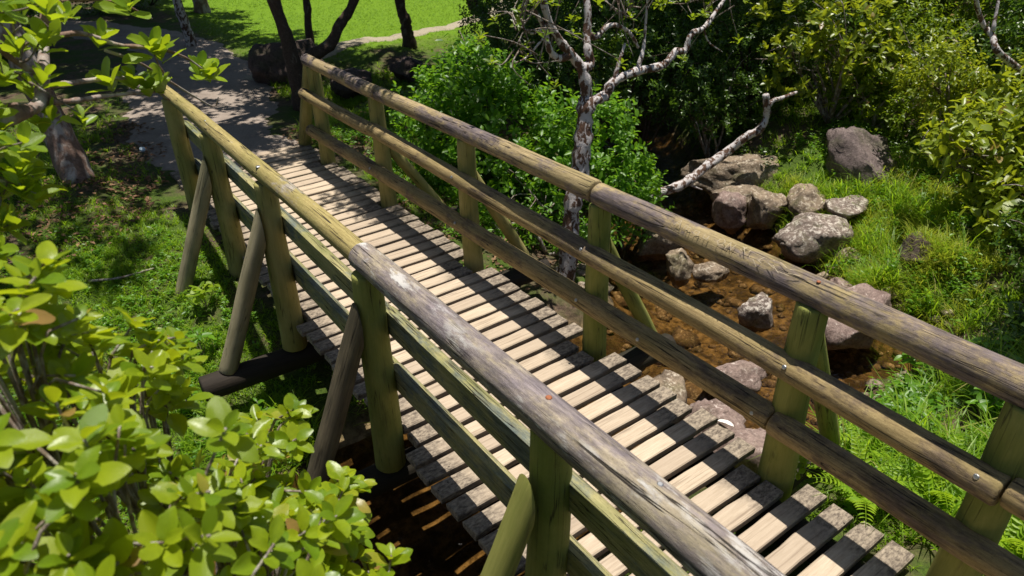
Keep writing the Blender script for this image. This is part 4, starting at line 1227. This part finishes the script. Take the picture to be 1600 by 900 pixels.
# shade trees of the thicket (trunks hidden among the shrubs, crowns above the picture), plus one added off view
sh = [((6.1, 7.9), 'slim trunk rising out of the evergreen thicket', [(6.3, 7.9, 4.6, 1.0), (5.6, 8.2, 4.7, .8)]),
      ((8.6, 6.0), 'trunk behind the rock ledge deep in the shade', [(8.7, 6.9, 4.8, .95), (7.6, 7.0, 4.6, .9), (7.9, 6.1, 4.8, .6)]),
      ((9.3, 5.3), 'slanting brown trunk above the big sloping boulder', [(8.9, 5.5, 4.6, .55)]),
      ((9.2, 2.3), 'trunk among shaded bushes on the slope', [(9.9, 2.6, 5.0, .6), (10.8, 4.6, 5.2, .9)]),
      ((6.6, .1), 'dark trunk beyond view, added so its crowns shade the near bank', [(6.2, 1.0, 3.9, .5), (5.6, 1.35, 3.8, .45), (5.3, .85, 3.7, .5), (6.9, 1.3, 4.1, .5), (4.95, 1.3, 3.5, .36)]),  # unseen tree, added only so its crowns darken the right bank
      ((10.6, 8.8), 'trunk at the back of the thicket', [(10.6, 9.0, 5.4, 1.0), (11.6, 9.9, 5.6, 1.1), (9.6, 9.9, 5.2, 1.0)])]
for i, (b, lab, cr) in enumerate(sh):
    g = float(ground_z(*b))
    c0 = cr[0]
    tree('thicket_tree', lab, [(((b[0], b[1], g - .1), (b[0] + .05, b[1], g + 1.0), (b[0] * .6 + c0[0] * .4, b[1] * .6 + c0[1] * .4, g + 2.4), (c0[0], c0[1], c0[2])), .11, .04)], 'bark_dark', cr, 20 + i)

# bleached branches
def branch(name, label, specs, m, seed, sides=9, rough=0.09):
    base = np.array(specs[0][0][0], dtype=float)
    V, F = tubes([((np.array(p) - base), a, b) for p, a, b in specs], sides, rough, seed, 5)
    o = link(name, make_mesh(name, V, F, True), M[m])
    o.location = base
    return tag(o, label, 'branch')
branch('fallen_branch', 'bleached bare branch rising out of the stream bank', [
    (((5.05, 4.95, -.56), (5.23, 4.9, -.46), (5.57, 4.85, -.45), (5.80, 4.82, -.40), (6.01, 4.8, -.30), (6.34, 4.75, -.15), (6.50, 4.66, .0), (6.62, 4.6, .06), (6.71, 4.6, .21), (6.66, 4.6, .36), (6.63, 4.6, .45)), .062, .034),
    (((6.68, 4.6, .30), (6.74, 4.57, .37), (6.86, 4.55, .38), (7.05, 4.5, .42)), .034, .015), (((5.30, 4.88, -.46), (5.2, 4.95, -.32), (5.05, 5.0, -.25)), .02, .01), (((5.75, 4.84, -.42), (5.9, 4.7, -.5)), .014, .006)], 'bark_lichen', 41)
branch('bare_branch', 'forked white bare branch in front of the slope bushes', [(((8.4, 2.2, .4), (7.7, 2.7, .91), (7.40, 2.8, 1.09), (7.45, 2.9, 1.2), (7.42, 3.0, 1.3), (7.16, 3.0, 1.52), (7.0, 3.0, 1.75)), .035, .016), (((7.44, 2.9, 1.24), (7.5, 2.95, 1.45), (7.55, 3.0, 1.62)), .018, .010), (((7.42, 2.95, 1.28), (7.30, 2.9, 1.33)), .014, .008)], 'bark_lichen', 42)
branch('dead_stick', 'thin pale stick lying on the left bank grass', [(((.05, 5.9, float(ground_z(.05, 5.9)) + .02), (.25, 5.75, float(ground_z(.25, 5.75)) + .05), (.5, 5.7, float(ground_z(.5, 5.7)) + .03)), .012, .006)], 'stem', 43, 6)

# ------------------------------------------------------------------ grass and low plants
def grass(name, label, sampler, n, h, w, m, seed, lean=0.5, tuft=7):
    r = np.random.default_rng(seed)
    x, y = sampler(r, n)
    gz = ground_z(x, y)
    ok = (gz > WATER_Z + 0.02) & (seg_dist(x, y, PATHC) > 0.02)
    ok &= ~((x > 1.12) & (x < 2.58) & (y > -1) & (y < 7.6) & (gz > -0.30))
    x, y, gz = x[ok], y[ok], gz[ok]
    k = len(x)
    x = np.repeat(x, tuft) + r.normal(0, h * .14, k * tuft)
    y = np.repeat(y, tuft) + r.normal(0, h * .14, k * tuft)
    P = np.stack([x, y, ground_z(x, y) - 0.005], -1)
    m_ = len(P)
    H = np.repeat(h * r.lognormal(0, .3, k), tuft) * r.uniform(.5, 1.15, m_)
    under = (x > 1.0) & (x < 2.65) & (y > -1) & (y < 7.7)
    H = np.where(under, np.minimum(H, np.maximum(0.03, (-0.05 - P[:, 2]) * 0.9)), H)
    a = r.uniform(0, 6.283, m_)
    hz = np.stack([np.cos(a), np.sin(a), np.zeros(m_)], -1)
    D = unit(hz * (lean * r.uniform(.2, 1.2, m_))[:, None] + np.array([0, 0, 1.0]))
    N = unit(np.array([0, 0, 1.0]) - hz * 0.8)
    N = unit(np.cross(np.cross(D, hz), D) * -1 + 1e-6)
    V, F = leaf_arrays(P, D, N, H, np.full(m_, w) * r.uniform(.6, 1.3, m_), TB)
    o = link(name, make_mesh(name, V, F), M[m])
    return tag(o, label, 'grass', kind='stuff')

def box(x0, x1, y0, y1):
    return lambda r, n: (r.uniform(x0, x1, n), r.uniform(y0, y1, n))
def blobs(cs):
    def f(r, n):
        c = np.array(cs, dtype=float)
        i = r.choice(len(c), n, p=c[:, 2] ** 2 / (c[:, 2] ** 2).sum())
        a = r.uniform(0, 6.283, n); q = c[i, 2] * np.sqrt(r.random(n))
        return c[i, 0] + np.cos(a) * q, c[i, 1] + np.sin(a) * q
    return f
def clumps(cs, k, rad):
    b = blobs(cs)
    def f(r, n):
        x, y = b(r, k)
        i = r.integers(0, k, n)
        return x[i] + r.normal(0, rad, n), y[i] + r.normal(0, rad, n)
    return f

grass('bank_grass', 'short grass on the left bank', clumps([(.2, 5.0, 1.2), (.5, 6.3, .7), (-.6, 6.2, 1.3), (.3, 4.2, .8)], 420, .09), 7500, .06, .006, 'grass', 401, .9)
grass('bank_grass', 'low grass shaded by the trees left of the path', clumps([(0, 8.8, 1.4), (.2, 10.5, 1.0), (-1.5, 8, 1.8)], 260, .12), 2600, .09, .008, 'grass', 402, .7)
grass('bank_grass', 'long strap grass below the left handrail', clumps([(.4, 3.75, .6), (.8, 3.6, .45), (-.2, 3.4, .6), (1.3, 3.75, .4)], 90, .06), 700, .17, .008, 'grass', 403, .9)
grass('bank_grass', 'yellowing grass on the far stream bank', clumps([(6.2, 2.9, .75), (6.7, 3.2, .7), (5.9, 2.2, .55), (7.0, 3.0, .6), (6.6, 3.9, .35)], 120, .055), 2000, .16, .006, 'grass_dry', 404, .9)
grass('bank_grass', 'tufts of taller green grass on the far stream bank', clumps([(6.2, 2.9, .75), (6.8, 3.3, .7), (5.8, 2.1, .5), (7.1, 2.9, .6), (7.2, 3.5, .5)], 46, .05), 620, .25, .008, 'grass', 413, .9)
grass('bank_grass', 'fresh green grass among the far stream rocks', clumps([(6.4, 3.65, .3), (6.25, 4.0, .25), (6.3, 3.75, .3), (6.0, 4.3, .2), (5.6, 4.75, .22), (6.6, 4.4, .3), (6.9, 3.6, .5)], 90, .045), 1100, .09, .006, 'grass', 405, .8)
grass('bank_grass', 'tall arching grass beside the near end of the bridge', clumps([(3.35, 1.0, .45), (3.1, .5, .4), (3.7, .55, .5), (4.3, 1.0, .4), (3.6, .0, .5)], 70, .045), 620, .28, .010, 'grass', 406, .9)
grass('bank_grass', 'short grass on the near right bank', clumps([(3.2, 1.1, .45), (3.0, .5, .5), (3.6, .7, .5), (2.7, 1.05, .25)], 90, .06), 800, .075, .006, 'grass', 407, .9)
grass('bank_grass', 'grass showing between the planks at the near end of the bridge', box(1.2, 2.6, -.3, 1.75), 900, .09, .007, 'grass', 408, .7)
grass('bank_grass', 'rough grass in the shade behind the far handrail', clumps([(3.3, 7.8, .8), (4.0, 8.6, .9), (3.2, 6.4, .5), (4.5, 9.6, .9), (3.4, 10.3, .6), (3.0, 5.6, .35)], 300, .08), 3600, .09, .007, 'grass', 409, .8)
grass('lawn', 'sunlit mown lawn beyond the trees', box(3.3, 11.0, 10.9, 19.0), 26000, .034, .007, 'lawn_grass', 410, 1.0, tuft=4)
grass('bank_grass', 'coarse dark grass at the foot of the dim shrub', clumps([(5.4, 1.2, .6), (5.2, .6, .7), (6.0, .8, .6)], 120, .08), 1100, .20, .010, 'grass', 411, .9)
grass('bank_grass', 'thin grass on the slope under the thicket', clumps([(8, 4, 1.5), (8, 2.5, 1.5), (9, 6, 2)], 300, .15), 2600, .12, .009, 'grass', 412, .8)

def cover(name, label, sampler, n, h, per, L, W, m, seed):
    r = np.random.default_rng(seed)
    x, y = sampler(r, n)
    z = ground_z(x, y)
    ok = (z > WATER_Z + .03) & ~((x > 1.0) & (x < 2.65) & (y > -1) & (y < 7.7)) & (seg_dist(x, y, PATHC) > 0.03)
    x, y, z = x[ok], y[ok], z[ok]
    k = len(x)
    hh = h * r.uniform(.3, 1.1, k)
    ax = unit(np.stack([r.normal(0, .35, k), r.normal(0, .35, k), np.ones(k)], -1))
    base = np.stack([x, y, z], -1)
    q = np.tile(np.arange(per), k)
    A = np.repeat(ax, per, axis=0)
    P = np.repeat(base, per, axis=0) + A * (np.repeat(hh, per) * (.25 + .75 * q / per))[:, None]
    a = q * 2.399 + np.repeat(r.uniform(0, 6.28, k), per)
    rd = np.stack([np.cos(a), np.sin(a), r.uniform(-.1, .5, k * per)], -1)
    Ls = L * r.uniform(.6, 1.25, k * per)
    V, F = leaf_arrays(P, rd, np.array([0, 0, 1.0]) + .4 * r.standard_normal((k * per, 3)), Ls, Ls * W / L, T4)
    tag(link(name, make_mesh(name, V, F), M[m]), label, 'ground cover', kind='stuff')
cover('ground_cover', 'low leafy weeds mixed into the yellowing grass of the far bank', clumps([(6.3, 2.7, .8), (6.9, 3.2, .8), (7.3, 3.3, .7), (6.0, 2.1, .5), (7.6, 4.2, .5)], 110, .10), 1000, .16, 7, .045, .022, 'leaf_broad', 451)
cover('ground_cover', 'small-leaved weeds covering the left bank', clumps([(.3, 4.6, 1.0), (.5, 5.6, .8), (.6, 3.7, .5), (-.5, 5.4, 1.2)], 170, .10), 1300, .09, 7, .035, .018, 'leaf_broad', 452)
cover('ground_cover', 'small green weeds under the far handrail', clumps([(3.2, 6.2, .5), (3.0, 7.4, .6), (3.3, 5.2, .4), (3.9, 7.6, .7), (4.6, 9.0, .8)], 120, .10), 1100, .12, 7, .045, .022, 'leaf_broad', 453)
cover('ground_cover', 'leafy weeds among the near right grass', clumps([(3.4, 1.0, .6), (4.2, 1.2, .6), (4.9, 1.3, .5), (3.2, .3, .5), (4.6, .4, .8), (4.4, 1.2, .5)], 120, .08), 900, .14, 7, .052, .026, 'leaf_broad', 454)
cover('ground_cover', 'dark leafy undergrowth at the foot of the thicket', clumps([(7.2, 5.2, .7), (6.3, 5.6, .6), (8.2, 3.4, .8), (5.6, 6.2, .6), (8.3, 2.4, .8)], 140, .12), 1100, .2, 8, .05, .025, 'leaf_dark', 455)

# fallen leaves
def litter(name, label, cs, n, L, seed):
    r = np.random.default_rng(seed)
    x, y = blobs(cs)(r, n)
    z = ground_z(x, y)
    ok = z > WATER_Z
    x, y, z = x[ok], y[ok], z[ok]
    k = len(x)
    a = r.uniform(0, 6.28, k)
    D = np.stack([np.cos(a), np.sin(a), r.normal(0, .25, k)], -1)
    N = unit(np.array([0, 0, 1.0]) + .35 * r.standard_normal((k, 3)))
    Ls = L * r.uniform(.6, 1.2, k)
    V, F = leaf_arrays(np.stack([x, y, z + .026 + .008 * r.random(k)], -1), D, N, Ls, Ls * .5, T4)
    tag(link(name, make_mesh(name, V, F), M['litter']), label, 'leaf litter', kind='stuff')
litter('leaf_litter', 'brown leaf litter beside the path', [(.75, 8.6, .5), (.6, 7.6, .45), (.9, 9.6, .4), (0, 7, .8), (2.9, 7.9, .5), (2.9, 5.9, .35)], 1500, .06, 501)
litter('leaf_litter', 'brown fallen leaves in the undergrowth behind the far handrail', [(3.2, 5.0, .6), (3.6, 7.0, .8), (4.3, 8.6, .9), (3.4, 4.5, .4)], 900, .06, 502)

# ferns
def frond_mesh(seed):
    r = np.random.default_rng(seed)
    P, D, N, L = [], [], [], []
    k = 15
    for i in range(k):
        t = (i + 1) / (k + 1)
        for s in (-1, 1):
            P.append((t, 0, .28 * math.sin(t * 2.6) - .12 * t)); D.append((.38, s, -.12 + r.normal(0, .08))); N.append((0, 0, 1.0))
            L.append(.25 * math.sin(min(1, (t + .12) / .45) * math.pi / 2) * (1.05 - t) ** .7 + .02)
    P, D, N, L = map(lambda q: np.array(q, dtype=float), (P, D, N, L))
    V, F = leaf_arrays(P, D, N, L, L * .30 + .012, T6)
    R = [(t, 0, .28 * math.sin(t * 2.6) - .12 * t) for t in np.linspace(0, 1, 7)]
    V2, F2 = tube_arrays(R, .010, .003, 4, 0, 1, 2)
    me = make_mesh('frond', *merge([(V, F), (V2, F2)]))
    me.materials.append(M['fern'])
    return me
FROND = [frond_mesh(i) for i in range(3)]
for i, (x, y, s, nf, lab) in enumerate([(2.80, 1.04, .34, 7, 'fern arching over the deck plank ends'), (3.02, .80, .38, 9, 'fern beside the low handrail in the grass'), (2.90, .42, .33, 7, 'fern at the foot of the endmost handrail post'),
                                        (3.20, 1.22, .28, 7, 'small upright fern by a green brace'), (3.35, .55, .36, 8, 'fern in the tall grass behind the handrail')]):
    f = tag(empty('fern', (x, y, float(ground_z(x, y)) + .05)), lab, 'fern')
    for q in range(nf):
        o = link('frond', FROND[(q + i) % 3], None, f)
        o.rotation_euler = (0, -rng.uniform(.35, .95), q * 6.283 / nf + rng.uniform(-.25, .25))
        o.scale = (s * rng.uniform(.8, 1.15),) * 3

# low broadleaf weeds
def weed(label, x, y, h, nst, L, m, seed, meshes, leaf_n=5, name='weed', cat='plant', z=None):
    r = np.random.default_rng(seed)
    b = np.array((x, y, float(ground_z(x, y)) if z is None else z))
    root = tag(empty(name, b), label, cat)
    sp = []
    for q in range(nst):
        a = r.uniform(0, 6.28)
        e = np.array([math.cos(a) * h * .45 * r.random(), math.sin(a) * h * .45 * r.random(), h * r.uniform(.6, 1.05)])
        sp.append((((0, 0, 0), e * .5 + r.normal(0, h * .05, 3), e), .0035, .0018))
        P, D, N, Ls = whorls(r, [e], [e + np.array([0, 0, .1])], leaf_n, L, .0, .5)
        for i in range(leaf_n):
            place_leaf(meshes[int(r.integers(0, len(meshes)))], P[i] + b, D[i], N[i] + [0, 0, 1], Ls[i], root, b)
    V, F = tubes(sp, 5, .05, seed, 3)
    link('stem', make_mesh('stem', V, F, True), M['stem'], root)
weed('broad-leaved weed beside the foot of a slanting brace', .72, 5.15, .22, 4, .085, 'leaf_broad', 601, LEAF_TREE)
weed('pale weed seedling on the bank below the brace feet', .55, 4.75, .25, 4, .08, 'leaf_broad', 602, LEAF_BROAD)
weed('leafy weed in the long strap grass', .35, 4.35, .28, 5, .07, 'leaf_broad', 603, LEAF_BROAD)
weed('weed with small pointed leaves under the left handrail', .72, 3.95, .26, 5, .06, 'leaf_broad', 604, LEAF_BROAD)
weed('rounded pale green seedling against the plank ends', 2.66, 1.28, .14, 5, .055, 'leaf_tree', 605, LEAF_TREE, 4, z=-.12)
weed('creeping green plant trailing over the pink boulder edge', 4.85, 1.72, .28, 7, .085, 'leaf_broad', 606, LEAF_BROAD)
weed('leafy green plant beyond the patch of blue water', 4.55, 1.55, .30, 7, .09, 'leaf_broad', 607, LEAF_BROAD)
weed('low dark plant between tall grass and brace', 4.15, 1.45, .25, 6, .08, 'leaf_broad', 608, LEAF_BROAD)
weed('spreading green plant in the gap between tall grass and pink boulder', 4.35, 1.15, .28, 8, .085, 'leaf_broad', 610, LEAF_BROAD)
weed('bushy weed behind the middle handrail near the ferns', 3.85, .95, .30, 8, .075, 'leaf_broad', 611, LEAF_BROAD)
weed('broad-leaved plant in the shade behind the top handrail', 4.95, .95, .35, 7, .10, 'leaf_broad', 609, LEAF_BROAD)

# small things lying about
o = place_leaf(leaf_mesh(90, .45, 'white_leaf'), (2.585, 1.66, .012), (-.25, .6, .2), (0.3, 0, 1), .085, None, (0, 0, 0))
o.name = 'fallen_leaf'
tag(o, 'pale dry leaf caught at the end of a deck plank', 'leaf')
V, F = [], []
for j, (rr, h) in enumerate(((.030, 0), (.032, .004), (.031, .018), (.026, .022))):
    for a in range(16):
        V.append((math.cos(a * math.pi / 8) * rr, math.sin(a * math.pi / 8) * rr, h))
for j in range(3):
    for a in range(16):
        F.append((j * 16 + a, j * 16 + (a + 1) % 16, j * 16 + 16 + (a + 1) % 16, j * 16 + 16 + a))
F.append(tuple(range(48, 64))); F.append(tuple(range(15, -1, -1)))
o = link('bottle_cap', make_mesh('bottle_cap', V, F, True), M['cap'])
o.location = (1.02, 8.65, float(ground_z(1.02, 8.65)) + .03)
o.rotation_euler = (.5, .2, 0)
tag(o, 'pale blue plastic cap lying beside the path', 'cap')
